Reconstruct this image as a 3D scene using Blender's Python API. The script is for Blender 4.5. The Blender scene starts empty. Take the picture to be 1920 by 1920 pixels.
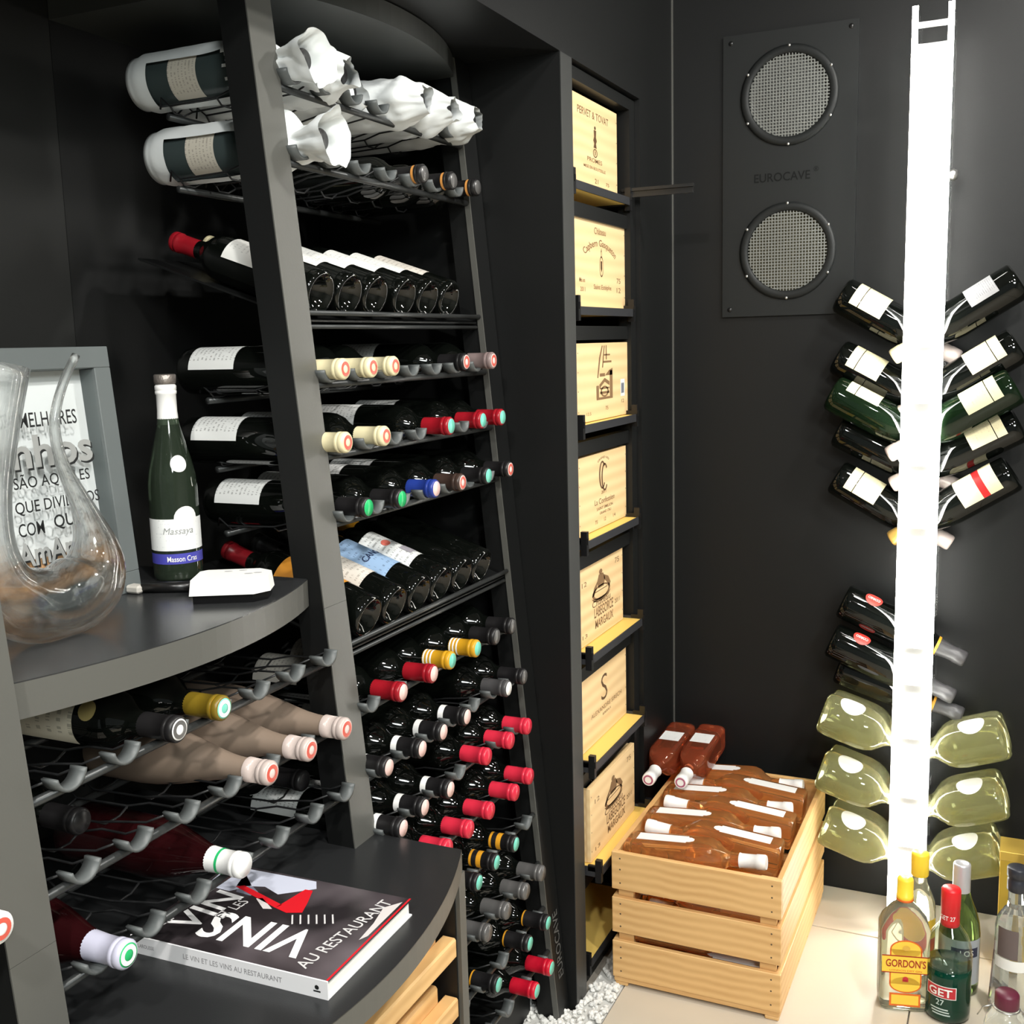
import bpy, bmesh, math, random
from mathutils import Vector, Matrix, noise
random.seed(7)
S = bpy.context.scene
COL = S.collection
PI = math.pi

# ------------------------------------------------------------------ camera
cd = bpy.data.cameras.new('camera')
cam = bpy.data.objects.new('camera', cd); COL.objects.link(cam)
R_ = Vector((0.90843, 0.41726, -0.02546)); U_ = Vector((-0.04073, 0.14895, 0.98801)); B_ = Vector((0.41605, -0.89650, 0.15230))
M = Matrix((R_, U_, B_)).transposed().to_4x4(); M.translation = (0, 0, 1.45)
cam.matrix_world = M
cd.sensor_width = 36; cd.lens = 36 * 2051.6 / 1920; cd.clip_start = .02
S.camera = cam
# ------------------------------------------------------------------ world, lights, exposure
w = bpy.data.worlds.new('World'); S.world = w; w.use_nodes = True
bg = w.node_tree.nodes['Background']; bg.inputs[0].default_value = (.75, .82, .80, 1); bg.inputs[1].default_value = .22
S.view_settings.view_transform = 'Standard'; S.view_settings.look = 'None'; S.view_settings.gamma = 1
S.view_settings.use_curve_mapping = False; S.view_settings.exposure = 0.0
def area(name, loc, target, size, power, color=(1, .97, .92)):
    l = bpy.data.lights.new(name, 'AREA'); l.shape = 'DISK'; l.size = size; l.energy = power; l.color = color
    o = bpy.data.objects.new(name, l); COL.objects.link(o); o.location = loc
    o.rotation_euler = (Vector(target) - Vector(loc)).to_track_quat('-Z', 'Y').to_euler(); return o
LAMPS = [((.35, 2.0, 2.66), 22), ((.75, 1.0, 2.66), 32), ((.35, .1, 2.66), 34), ((-.25, -.6, 2.66), 30)]
for i, (p, e) in enumerate(LAMPS):
    area('downlight_lamp', (p[0], p[1], p[2] - .035), (p[0] - .75, p[1] + .15, .6), .12, e)
area('fill_lamp', (1.6, -1.2, 2.6), (-.6, 1.6, 1.0), .9, 80, (.95, 1, .98))  # unseen fill light added to brighten faces turned towards the camera

# ------------------------------------------------------------------ helpers
def lin(c):
    return tuple(((v / 255) / 12.92 if v / 255 <= .04045 else ((v / 255 + .055) / 1.055) ** 2.4) for v in c)
MC = {}
def mat(name, rgb, rough=.5, metal=0, spec=.5, trans=0, emit=0, ior=1.45, noise_amt=0, noise_scale=30, bump=0, coat=0, alpha=1):
    if name in MC: return MC[name]
    m = bpy.data.materials.new(name); m.use_nodes = True; nt = m.node_tree; p = nt.nodes['Principled BSDF']
    c = (*lin(rgb), 1)
    p.inputs['Base Color'].default_value = c; p.inputs['Roughness'].default_value = rough; p.inputs['Metallic'].default_value = metal
    p.inputs['Specular IOR Level'].default_value = spec; p.inputs['Transmission Weight'].default_value = trans; p.inputs['IOR'].default_value = ior
    p.inputs['Coat Weight'].default_value = coat
    if emit:
        p.inputs['Emission Color'].default_value = c; p.inputs['Emission Strength'].default_value = emit
    if noise_amt or bump:
        tc = nt.nodes.new('ShaderNodeTexCoord'); n = nt.nodes.new('ShaderNodeTexNoise'); n.inputs['Scale'].default_value = noise_scale; n.inputs['Detail'].default_value = 4
        nt.links.new(tc.outputs['Object'], n.inputs['Vector'])
        if noise_amt:
            mx = nt.nodes.new('ShaderNodeMixRGB'); mx.blend_type = 'MULTIPLY'; mx.inputs[0].default_value = noise_amt; mx.inputs[1].default_value = c
            nt.links.new(n.outputs['Fac'], mx.inputs[2]); nt.links.new(mx.outputs[0], p.inputs['Base Color'])
        if bump:
            b = nt.nodes.new('ShaderNodeBump'); b.inputs['Strength'].default_value = bump; b.inputs['Distance'].default_value = .002
            nt.links.new(n.outputs['Fac'], b.inputs['Height']); nt.links.new(b.outputs[0], p.inputs['Normal'])
    MC[name] = m; return m
def thin_glass(name, tint, refl=.9, base=.04):
    """clear sheet of glass: lets light straight through and mirrors by its Fresnel curve"""
    if name in MC: return MC[name]
    m = bpy.data.materials.new(name); m.use_nodes = True; nt = m.node_tree; nt.nodes.clear()
    o = nt.nodes.new('ShaderNodeOutputMaterial'); mx = nt.nodes.new('ShaderNodeMixShader'); t = nt.nodes.new('ShaderNodeBsdfTransparent')
    g = nt.nodes.new('ShaderNodeBsdfGlossy'); lw = nt.nodes.new('ShaderNodeLayerWeight'); lw.inputs[0].default_value = .5; pw = nt.nodes.new('ShaderNodeMath'); pw.operation = 'POWER'; pw.inputs[1].default_value = 4; nt.links.new(lw.outputs['Facing'], pw.inputs[0])
    mr = nt.nodes.new('ShaderNodeMath'); mr.operation = 'MULTIPLY_ADD'; mr.inputs[1].default_value = refl; mr.inputs[2].default_value = base; mr.use_clamp = True
    t.inputs[0].default_value = (*tint, 1); g.inputs[0].default_value = (1, 1, 1, 1); g.inputs[1].default_value = .02
    nt.links.new(pw.outputs[0], mr.inputs[0]); nt.links.new(mr.outputs[0], mx.inputs[0]); nt.links.new(t.outputs[0], mx.inputs[1]); nt.links.new(g.outputs[0], mx.inputs[2]); nt.links.new(mx.outputs[0], o.inputs[0])
    MC[name] = m; return m
def wood(name, a, b, scale=6, axis=(1, 1, 1), rough=.55, streak=14):
    if name in MC: return MC[name]
    m = bpy.data.materials.new(name); m.use_nodes = True; nt = m.node_tree; p = nt.nodes['Principled BSDF']
    tc = nt.nodes.new('ShaderNodeTexCoord'); mp = nt.nodes.new('ShaderNodeMapping'); mp.inputs['Scale'].default_value = axis
    oi = nt.nodes.new('ShaderNodeObjectInfo'); ad = nt.nodes.new('ShaderNodeVectorMath'); ad.operation = 'ADD'
    n1 = nt.nodes.new('ShaderNodeTexNoise'); n1.inputs['Scale'].default_value = scale; n1.inputs['Detail'].default_value = 3
    wv = nt.nodes.new('ShaderNodeTexWave'); wv.inputs['Scale'].default_value = streak; wv.inputs['Distortion'].default_value = 3; wv.inputs['Detail'].default_value = 3; wv.inputs['Detail Scale'].default_value = .6
    wv.bands_direction = 'Z'
    mx = nt.nodes.new('ShaderNodeMixRGB'); mx.inputs[1].default_value = (*lin(a), 1); mx.inputs[2].default_value = (*lin(b), 1)
    mm = nt.nodes.new('ShaderNodeMath'); mm.operation = 'MULTIPLY'
    nt.links.new(tc.outputs['Object'], ad.inputs[0]); nt.links.new(oi.outputs['Random'], ad.inputs[1]); nt.links.new(ad.outputs[0], mp.inputs[0])
    nt.links.new(mp.outputs[0], n1.inputs['Vector']); nt.links.new(mp.outputs[0], wv.inputs['Vector'])
    nt.links.new(n1.outputs['Fac'], mm.inputs[0]); nt.links.new(wv.outputs['Fac'], mm.inputs[1]); nt.links.new(mm.outputs[0], mx.inputs[0])
    nt.links.new(mx.outputs[0], p.inputs['Base Color']); p.inputs['Roughness'].default_value = rough
    MC[name] = m; return m
def label_mat(name, rgb, ink=(60, 60, 60), rows=7, dens=.52, amt=.8, rough=.5):
    rows = rows * 1.6; amt = amt * .6
    """paper label with faint rows of small print (too small in the photograph to read)"""
    if name in MC: return MC[name]
    m = bpy.data.materials.new(name); m.use_nodes = True; nt = m.node_tree; p = nt.nodes['Principled BSDF']; p.inputs['Roughness'].default_value = rough
    uv = nt.nodes.new('ShaderNodeTexCoord'); sp = nt.nodes.new('ShaderNodeSeparateXYZ'); nt.links.new(uv.outputs['UV'], sp.inputs[0])
    def M(op, a, b=None, c=None):
        n = nt.nodes.new('ShaderNodeMath'); n.operation = op
        for i, v in enumerate((a, b, c)):
            if v is None: continue
            if isinstance(v, (int, float)): n.inputs[i].default_value = v
            else: nt.links.new(v, n.inputs[i])
        return n.outputs[0]
    v = M('MULTIPLY', sp.outputs[1], rows); fr = M('FRACT', v); row = M('LESS_THAN', fr, .38); fl = M('FLOOR', v)
    cx = nt.nodes.new('ShaderNodeCombineXYZ'); nt.links.new(M('MULTIPLY', sp.outputs[0], 46), cx.inputs[0]); nt.links.new(M('MULTIPLY', fl, 7.3), cx.inputs[1])
    ns = nt.nodes.new('ShaderNodeTexNoise'); ns.inputs['Scale'].default_value = 1.0; ns.inputs['Detail'].default_value = 0; nt.links.new(cx.outputs[0], ns.inputs['Vector'])
    on = M('GREATER_THAN', ns.outputs['Fac'], dens)
    mid = M('LESS_THAN', M('ABSOLUTE', M('SUBTRACT', sp.outputs[0], .5)), .33)
    fac = M('MULTIPLY', M('MULTIPLY', M('MULTIPLY', row, on), mid), amt)
    mx = nt.nodes.new('ShaderNodeMixRGB'); mx.inputs[1].default_value = (*lin(rgb), 1); mx.inputs[2].default_value = (*lin(ink), 1)
    nt.links.new(fac, mx.inputs[0]); nt.links.new(mx.outputs[0], p.inputs['Base Color'])
    MC[name] = m; return m
def mesh(name, verts, faces, m=None, smooth=False, uvs=None):
    me = bpy.data.meshes.new(name); me.from_pydata([tuple(v) for v in verts], [], faces)
    if m: me.materials.append(m)
    if smooth: me.polygons.foreach_set('use_smooth', [True] * len(me.polygons))
    if uvs:
        l = me.uv_layers.new(name='UVMap')
        for lp in me.loops: l.data[lp.index].uv = uvs[lp.vertex_index]
    me.update(); return me
def link(name, me, parent=None, m=None):
    o = bpy.data.objects.new(name, me); COL.objects.link(o)
    if parent: o.parent = parent
    if m and not me.materials: me.materials.append(m)
    return o
def obj(name, vf, m, parent=None, smooth=False, uvs=None):
    return link(name, mesh(name, vf[0], vf[1], m, smooth, uvs), parent)
def tag(o, label, cat, group=None, kind=None):
    if kind: o['kind'] = kind
    if label: o['label'] = label
    if cat: o['category'] = cat
    if group: o['group'] = group
    return o
def thing(name, label, cat, loc=(0, 0, 0), group=None, mtx=None):
    o = bpy.data.objects.new(name, None); COL.objects.link(o); o.empty_display_size = .02
    if mtx is not None: o.matrix_world = mtx
    else: o.location = loc
    return tag(o, label, cat, group)
def box(x0, x1, y0, y1, z0, z1, bev=0):
    v = [(x, y, z) for x in (x0, x1) for y in (y0, y1) for z in (z0, z1)]
    f = [(0, 1, 3, 2), (4, 6, 7, 5), (0, 4, 5, 1), (2, 3, 7, 6), (0, 2, 6, 4), (1, 5, 7, 3)]
    if not bev: return v, f
    bm = bmesh.new(); vs = [bm.verts.new(p) for p in v]; [bm.faces.new([vs[i] for i in q]) for q in f]
    bmesh.ops.bevel(bm, geom=bm.edges[:], offset=bev, segments=1, affect='EDGES', profile=.5)
    bm.verts.index_update(); r = [tuple(p.co) for p in bm.verts], [tuple(q.index for q in fa.verts) for fa in bm.faces]; bm.free(); return r
def join(*parts):
    V, F = [], []
    for v, f in parts:
        k = len(V); V += list(v); F += [tuple(i + k for i in q) for q in f]
    return V, F
def xf(vf, fn): return [fn(Vector(v)) for v in vf[0]], vf[1]
def lathe(prof, seg=28):
    V, F, rings = [], [], []
    for r, z in prof:
        if r < 1e-6: rings.append([len(V)]); V.append((0, 0, z))
        else:
            rings.append(list(range(len(V), len(V) + seg)))
            V += [(r * math.cos(2 * PI * i / seg), r * math.sin(2 * PI * i / seg), z) for i in range(seg)]
    for a, b in zip(rings, rings[1:]):
        for i in range(seg):
            j = (i + 1) % seg
            if len(a) == 1 and len(b) == 1: continue
            if len(a) == 1: F.append((a[0], b[j], b[i]))
            elif len(b) == 1: F.append((a[i], a[j], b[0]))
            else: F.append((a[i], a[j], b[j], b[i]))
    return V, F
def tube(pts, rad, seg=8, caps=True):
    pts = [Vector(p) for p in pts]; n = len(pts); rad = rad if isinstance(rad, (list, tuple)) else [rad] * n
    V, F = [], []; up = None
    for i, p in enumerate(pts):
        t = (pts[min(i + 1, n - 1)] - pts[max(i - 1, 0)]).normalized()
        if up is None: up = t.orthogonal().normalized()
        up = (up - t * up.dot(t)).normalized(); s = t.cross(up)
        V += [p + (up * math.cos(2 * PI * k / seg) + s * math.sin(2 * PI * k / seg)) * rad[i] for k in range(seg)]
    for i in range(n - 1):
        for k in range(seg):
            j = (k + 1) % seg; F.append((i * seg + k, i * seg + j, (i + 1) * seg + j, (i + 1) * seg + k))
    if caps: F.append(tuple(range(seg - 1, -1, -1))); F.append(tuple((n - 1) * seg + k for k in range(seg)))
    return V, F
def cylinder(p, q, r, seg=12): return tube([p, q], r, seg)
def arcpts(p0, p1, bulge, n=20):
    """plan arc (x,y) from p0 to p1 with sagitta towards +x"""
    return [(p0[0] + (p1[0] - p0[0]) * t + bulge * 4 * t * (1 - t), p0[1] + (p1[1] - p0[1]) * t) for t in (i / n for i in range(n + 1))]
def slab(poly, z0, z1):
    n = len(poly); V = [(x, y, z0) for x, y in poly] + [(x, y, z1) for x, y in poly]
    return V, [tuple(range(n - 1, -1, -1)), tuple(range(n, 2 * n))] + [(i, (i + 1) % n, n + (i + 1) % n, n + i) for i in range(n)]
TXT = {}
def text(body, size=1.0, bold=0, align='CENTER', shear=0):
    k = (body, bold, align, shear)
    if k not in TXT:
        cu = bpy.data.curves.new('t', 'FONT'); cu.body = body; cu.size = 1; cu.align_x = align; cu.offset = bold; cu.shear = shear; cu.resolution_u = 3; cu.dimensions = '2D'; cu.fill_mode = 'BOTH'
        o = bpy.data.objects.new('t', cu); COL.objects.link(o)
        me = bpy.data.meshes.new_from_object(o.evaluated_get(bpy.context.evaluated_depsgraph_get()))
        TXT[k] = ([tuple(v.co) for v in me.vertices], [tuple(p.vertices) for p in me.polygons])
        bpy.data.objects.remove(o); bpy.data.curves.remove(cu); bpy.data.meshes.remove(me)
    v, f = TXT[k]; return [(x * size, y * size, 0) for x, y, z in v], f
def fit(body, width, height, bold=0, shear=0):
    """lettering scaled to a box centred on 0: width x cap height"""
    v, f = text(body, 1, bold, 'CENTER', shear); xs = [p[0] for p in v]; ys = [p[1] for p in v]
    sx = width / (max(xs) - min(xs)); sy = height / (max(ys) - min(ys)); cx = (max(xs) + min(xs)) / 2; cy = (max(ys) + min(ys)) / 2
    return [((p[0] - cx) * sx, (p[1] - cy) * sy, 0) for p in v], f
def shift(vf, x, y): return [(a + x, b + y, 0) for a, b, c in vf[0]], vf[1]
def onplane(vf, o, ux, uy):
    o, ux, uy = Vector(o), Vector(ux), Vector(uy); return [o + ux * v[0] + uy * v[1] for v in vf[0]], vf[1]
def rect2(x0, x1, y0, y1): return [(x0, y0, 0), (x1, y0, 0), (x1, y1, 0), (x0, y1, 0)], [(0, 1, 2, 3)]
def disc2(r, n=24, rx=None, cx=0, cy=0): return [(cx + (rx or r) * math.cos(2 * PI * i / n), cy + r * math.sin(2 * PI * i / n), 0) for i in range(n)], [tuple(range(n))]
def ring2(r0, r1, n=28, k=1, cx=0, cy=0):
    V = [(cx + k * r * math.cos(2 * PI * i / n), cy + r * math.sin(2 * PI * i / n), 0) for r in (r0, r1) for i in range(n)]
    return V, [(i, n + i, n + (i + 1) % n, (i + 1) % n) for i in range(n)]
def poly2(pts): return [(x, y, 0) for x, y in pts], [tuple(range(len(pts)))]
def dup(root, mtx=None):
    r = root.copy(); COL.objects.link(r)
    if mtx is not None: r.matrix_world = mtx
    for ch in list(root.children):
        c = ch.copy(); COL.objects.link(c); c.parent = r
        for g in ch.children:
            d = g.copy(); COL.objects.link(d); d.parent = c
    return r
def frame_mtx(base, axis, face):
    """local +Z along axis, local +X towards face"""
    z = Vector(axis).normalized(); x = Vector(face); x = (x - z * x.dot(z)).normalized(); y = z.cross(x)
    m = Matrix((x, y, z)).transposed().to_4x4(); m.translation = base; return m
def lean(z): return -.846 - .09 * z

# ------------------------------------------------------------------ materials
BLACK = mat('black_laminate', (19, 20, 20), .45, spec=.35, bump=.05, noise_scale=400)
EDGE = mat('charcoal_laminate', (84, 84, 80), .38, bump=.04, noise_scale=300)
WORK = mat('black_worktop', (36, 37, 38), .3, bump=.05, noise_scale=500)
RODM = mat('dark_rod', (58, 60, 60), .35, metal=.3)
HOOKM = mat('grey_rubber', (84, 88, 88), .45)
WIRE = mat('black_wire', (40, 41, 42), .35, metal=.3)
STEEL = mat('steel', (190, 190, 188), .3, metal=.9)
GLASSK = mat('dark_bottle_glass', (8, 10, 8), .03, spec=.6)
GLASSG = mat('green_bottle_glass', (18, 34, 18), .03, spec=.6, trans=.3)
GLASSR = mat('ruby_bottle_glass', (34, 8, 10), .06, spec=.5)
GLASSV = mat('green_wine_glass', (74, 88, 72), .04, trans=.75)
FROST = mat('frosted_rose_glass', (128, 112, 98), .55)
PALE = mat('pale_yellow_wine_glass', (240, 240, 190), .02, trans=.9)
AMBER = mat('amber_rose_glass', (255, 190, 118), .03, trans=.88)
AMBERD = mat('dark_amber_rose_glass', (226, 124, 84), .03, trans=.88)
CLEAR = mat('clear_spirit_glass', (226, 230, 212), .02, trans=.9)
CLEARW = mat('water_clear_glass', (232, 238, 236), .02, trans=.92)
MINT = mat('green_liqueur', (8, 62, 46), .04, trans=.25)
ORANGE = mat('orange_liqueur', (214, 132, 30), .05, trans=.5)
WHITE = mat('white_plastic', (238, 238, 234), .4)
PAPER = mat('white_paper', (226, 230, 230), .7, bump=.25, noise_scale=60)
LBW = label_mat('white_label', (226, 228, 226))
LBC = label_mat('cream_label', (232, 222, 182), (150, 130, 90), 5, .62, .5)
LBP = label_mat('pale_label', (214, 208, 198), (120, 110, 100))
LBB = label_mat('blue_label', (150, 180, 214), (50, 60, 90), 6, .6)
LBO = mat('orange_label', (206, 138, 44), .5)
LBG = label_mat('grey_back_label', (150, 150, 152), (70, 70, 74), 9, .45)
def cap(name, rgb, rough=.35, metal=0): return mat(name, rgb, rough, metal)
CREAM = cap('cream_foil', (226, 216, 176)); RED = cap('red_foil', (150, 22, 34), .3); PINK = cap('pink_red_foil', (206, 44, 66), .3)
BLK = cap('black_foil', (26, 25, 26), .4); MAUVE = cap('mauve_foil', (128, 112, 110)); BLUE = cap('blue_foil', (36, 58, 140))
YEL = cap('yellow_foil', (204, 152, 34)); GREY = cap('grey_foil', (104, 103, 102), .3, .3); GOLD = cap('gold_foil', (196, 160, 84), .3, .5)
OLIVE = cap('olive_foil', (116, 96, 26)); LAV = cap('lavender_foil', (186, 186, 204)); BROWN = cap('brown_foil', (62, 48, 42)); TEALM = cap('teal_seal', (112, 200, 180), .3)
GRN = cap('green_seal', (40, 176, 104), .3); WHT = cap('white_foil', (238, 238, 236)); ROSY = cap('rosy_seal', (232, 196, 190)); REDS = cap('red_seal', (196, 84, 70)); ORB = cap('orange_band', (206, 142, 72))
CLRC = cap('clear_grey_foil', (186, 172, 166), .25); GTR = cap('gold_trim', (212, 150, 40), .3)
PINE = wood('pine', (226, 184, 124), (196, 146, 88), 5, (1, 1, 1), .5, 16)
BOXW = wood('box_wood', (236, 206, 156), (214, 176, 124), 4, (1, .35, 1), .6, 11)
TRAYW = wood('tray_wood', (240, 206, 112), (226, 186, 92), 5, (1, .3, 1), .5, 8)
INK = mat('brown_print', (128, 98, 66), .7); INKD = mat('dark_brown_print', (92, 66, 40), .7)
BLKINK = mat('black_print', (26, 28, 28), .6); GRYINK = mat('grey_print', (150, 152, 150), .6)

# ------------------------------------------------------------------ the setting
fl = obj('floor', box(-1.5, 3.0, -2.6, 3.0, -.08, -.012), mat('floor_grout', (150, 144, 134), .8)); fl['kind'] = 'structure'
TILE = mat('beige_tile', (206, 196, 178), .38, noise_amt=.12, noise_scale=6, bump=.04)
tm = None
for ix in range(6):
    for iy in range(9):
        x0 = -.76 + .6 * ix; y1 = 2.6 - .6 * (iy - 1) if iy else 2.82
        y0 = 2.6 - .6 * iy
        if iy == 0: y0 = 2.602
        o = obj('tile', box(x0 + .0015, x0 + .5985, y0 + .0015, y1 - .0015, -.012, 0, .001), TILE, fl)
wl = obj('wall_left', join(box(-1.5, -.83, -2.6, 2.82, 2.005, 2.8), box(-1.42, -.83, 2.06, 2.12, -.012, 2.005), box(-1.42, -.83, 2.551, 2.82, -.012, 2.005), box(-1.5, -1.42, -2.6, 2.82, -.012, 2.005)), BLACK); wl['kind'] = 'structure'
wb = obj('wall_back', box(-1.5, 3.0, 2.82, 3.0, -.012, 2.8), BLACK); wb['kind'] = 'structure'
t3 = obj('pillar_lit_face', box(-.83, -.8285, 2.0605, 2.1195, 0, 2.004), mat('pillar_lit_tone', (52, 53, 52), .42)); t3['kind'] = 'structure'  # paler sheet: light on the black pillar's front put into its colour
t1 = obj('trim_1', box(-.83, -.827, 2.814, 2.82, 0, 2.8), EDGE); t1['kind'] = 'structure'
ce = obj('ceiling', box(-1.5, 3.0, -2.6, 3.0, 2.8, 2.9), mat('ceiling_paint', (120, 120, 118), .8)); ce['kind'] = 'structure'
wr = obj('wall_right', box(2.9, 3.0, -2.6, 2.82, -.012, 2.8), mat('shop_wall_paint', (190, 192, 188), .7)); wr['kind'] = 'structure'
for i, (p, e) in enumerate(LAMPS):
    d = thing('ceiling_downlight', 'round white recessed ceiling downlight, number %s counted from the back wall' % ('one', 'two', 'three', 'four')[i], 'lamp', (p[0], p[1], 2.8))
    obj('rim', lathe([(.075, 0), (.085, -.012), (.07, -.02), (.064, -.012), (.064, 0)]), WHITE, d, True)
    obj('lens', lathe([(0, -.004), (.062, -.004), (.062, 0)]), mat('lamp_lens', (255, 248, 236), .4, emit=6), d, True)

pl = thing('fill_lamp_housing', 'large round housing added above the unseen fill light behind the camera', 'lamp', (1.6, -1.2, 2.8))
obj('housing', lathe([(0, -.06), (.42, -.06), (.45, -.03), (.45, 0)], 40), WHITE, pl, True)  # added housing, itself unlit, to go with the unseen fill light

# white pebbles along the foot of the wall
V, F = [], []
oct_ = [(1, 0, 0), (-1, 0, 0), (0, 1, 0), (0, -1, 0), (0, 0, 1), (0, 0, -1), (.62, .62, .45), (-.62, .62, .45), (.62, -.62, .45), (-.62, -.62, .45)]
bmp = bmesh.new(); bmesh.ops.create_icosphere(bmp, subdivisions=1, radius=1); bmp.verts.index_update()
iv = [v.co.copy() for v in bmp.verts]; iff = [tuple(v.index for v in f.verts) for f in bmp.faces]; bmp.free()
for n in range(3400):
    x = random.uniform(-1.12, -.763); y = random.uniform(1.62, 2.75)
    if x > -.828 or (x > -1.12 and y < 2.05):
        s = random.uniform(.0045, .0085); z = random.uniform(-.004, .006)
        rot = Matrix.Rotation(random.uniform(0, 6.3), 3, 'Z') @ Matrix.Rotation(random.uniform(0, 6.3), 3, 'X')
        k = len(V); sc = Vector((s * random.uniform(.8, 1.4), s * random.uniform(.8, 1.2), s * random.uniform(.6, .9)))
        V += [Vector((x, y, z)) + rot @ Vector((p.x * sc.x, p.y * sc.y, p.z * sc.z)) for p in iv]; F += [tuple(i + k for i in f) for f in iff]
pb = obj('white_pebbles', (V, F), mat('white_pebble', (236, 236, 232), .6, noise_amt=.12, noise_scale=80)); tag(pb, 'strip of small white pebbles along the foot of the black wall', 'pebbles', kind='stuff')
bed = obj('trim_2', join(box(-1.40, -.762, 1.45, 2.05, -.012, -.004), box(-.83, -.762, 2.05, 2.75, -.012, -.004)), mat('pebble_bed', (200, 200, 196), .9)); bed['kind'] = 'structure'

# ------------------------------------------------------------------ fan vent plate on the back wall
vp = thing('vent_plate', 'black wall plate with two round grilles and embossed lettering on the back wall', 'vent plate', (-.535, 2.82, 1.5))
def rel(vf, o): o = Vector(o); return [Vector(v) - o for v in vf[0]], vf[1]
VO = Vector((-.535, 2.82, 1.5))
PLM = mat('plate_black', (24, 26, 26), .5, spec=.35, bump=.05, noise_scale=300)
def in_y(vf, c):  # lathe axis +z -> world -y
    return [Vector((v[0], -v[2], v[1])) + Vector(c) for v in vf[0]], [tuple(reversed(f)) for f in vf[1]]
# plate with two round holes
def plate_holes():
    x0, x1, z0, z1 = -.697, -.374, 1.502, 2.183; cs = [(-.535, 1.659), (-.535, 2.028)]; n = 48; r = .108; V = []; F = []
    zm = (cs[0][1] + cs[1][1]) / 2
    for (cx, cz), (a, b) in zip(cs, ((z0, zm), (zm, z1))):
        k = len(V); ang = sorted([2 * PI * i / 44 for i in range(44)] + [math.atan2(zz - cz, xx - cx) % (2 * PI) for xx in (x0, x1) for zz in (a, b)])
        for t in ang:
            c, s = math.cos(t), math.sin(t)
            q = min(((x1 - cx) / c) if c > 1e-6 else ((x0 - cx) / c) if c < -1e-6 else 9, ((b - cz) / s) if s > 1e-6 else ((a - cz) / s) if s < -1e-6 else 9)
            V += [(cx + r * c, 2.8115, cz + r * s), (cx + q * c, 2.8115, cz + q * s), (cx + r * c, 2.8195, cz + r * s), (cx + q * c, 2.8195, cz + q * s)]
        for i in range(n):
            j = (i + 1) % n; F += [(k + 4 * i, k + 4 * i + 1, k + 4 * j + 1, k + 4 * j), (k + 4 * i + 2, k + 4 * i, k + 4 * j, k + 4 * j + 2)]
            F.append((k + 4 * i + 1, k + 4 * i + 3, k + 4 * j + 3, k + 4 * j + 1))
    return V, F
obj('plate', rel(plate_holes(), VO), PLM, vp)
GR = mat('grille_metal', (128, 130, 126), .45, metal=.4); DUCT = mat('duct_metal', (104, 106, 104), .5, metal=.2); DUCTB = mat('vent_filter', (96, 94, 78), .8)
for cz in (1.659, 2.028):
    c = (-.535, 2.812, cz)
    obj('ring', rel(in_y(lathe([(.108, -.004), (.118, -.002), (.118, .004), (.112, .007), (.100, .007), (.097, .004), (.097, -.006)], 40), c), VO), PLM, vp, True)
    obj('duct', rel(in_y(lathe([(.098, .004), (.097, -.006), (.080, -.0072), (0, -.0074)], 40), c), VO), DUCT if cz > 1.9 else DUCTB, vp, True)
    parts = []
    sp = .0075; k = -13
    while k <= 13:
        u = k * sp; 
        if abs(u) < .096:
            h = math.sqrt(.097 ** 2 - u * u)
            parts.append(rel(box(c[0] + u - .0011, c[0] + u + .0011, 2.808, 2.8095, cz - h, cz + h), VO)); parts.append(rel(box(c[0] - h, c[0] + h, 2.8085, 2.81, cz + u - .0011, cz + u + .0011), VO))
        k += 1
    obj('grille', join(*parts), GR, vp)
    for i in range(6):
        t = PI / 2 + i * PI / 3
        obj('screw', rel(in_y(lathe([(.0036, 0), (.0034, .0015), (0, .0022)], 10), (c[0] + .1145 * math.cos(t), 2.806, cz + .1145 * math.sin(t))), VO), STEEL, vp, True)
for x, z in ((-.678, 2.165), (-.392, 2.168), (-.678, 1.52), (-.392, 1.52)):
    obj('screw', rel(in_y(lathe([(.006, 0), (.005, .002), (0, .0025)], 12), (x, 2.8115, z)), VO), mat('black_screw', (20, 20, 20), .3), vp, True)
obj('lettering', rel(onplane(join(fit('EUROCAVE', .136, .021, .01), shift(fit('®', .012, .012), .082, .012)), (-.55, 2.8108, 1.838), (1, 0, 0), (0, 0, 1)), VO), mat('emboss_black', (13, 14, 14), .6, spec=.2), vp)

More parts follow.
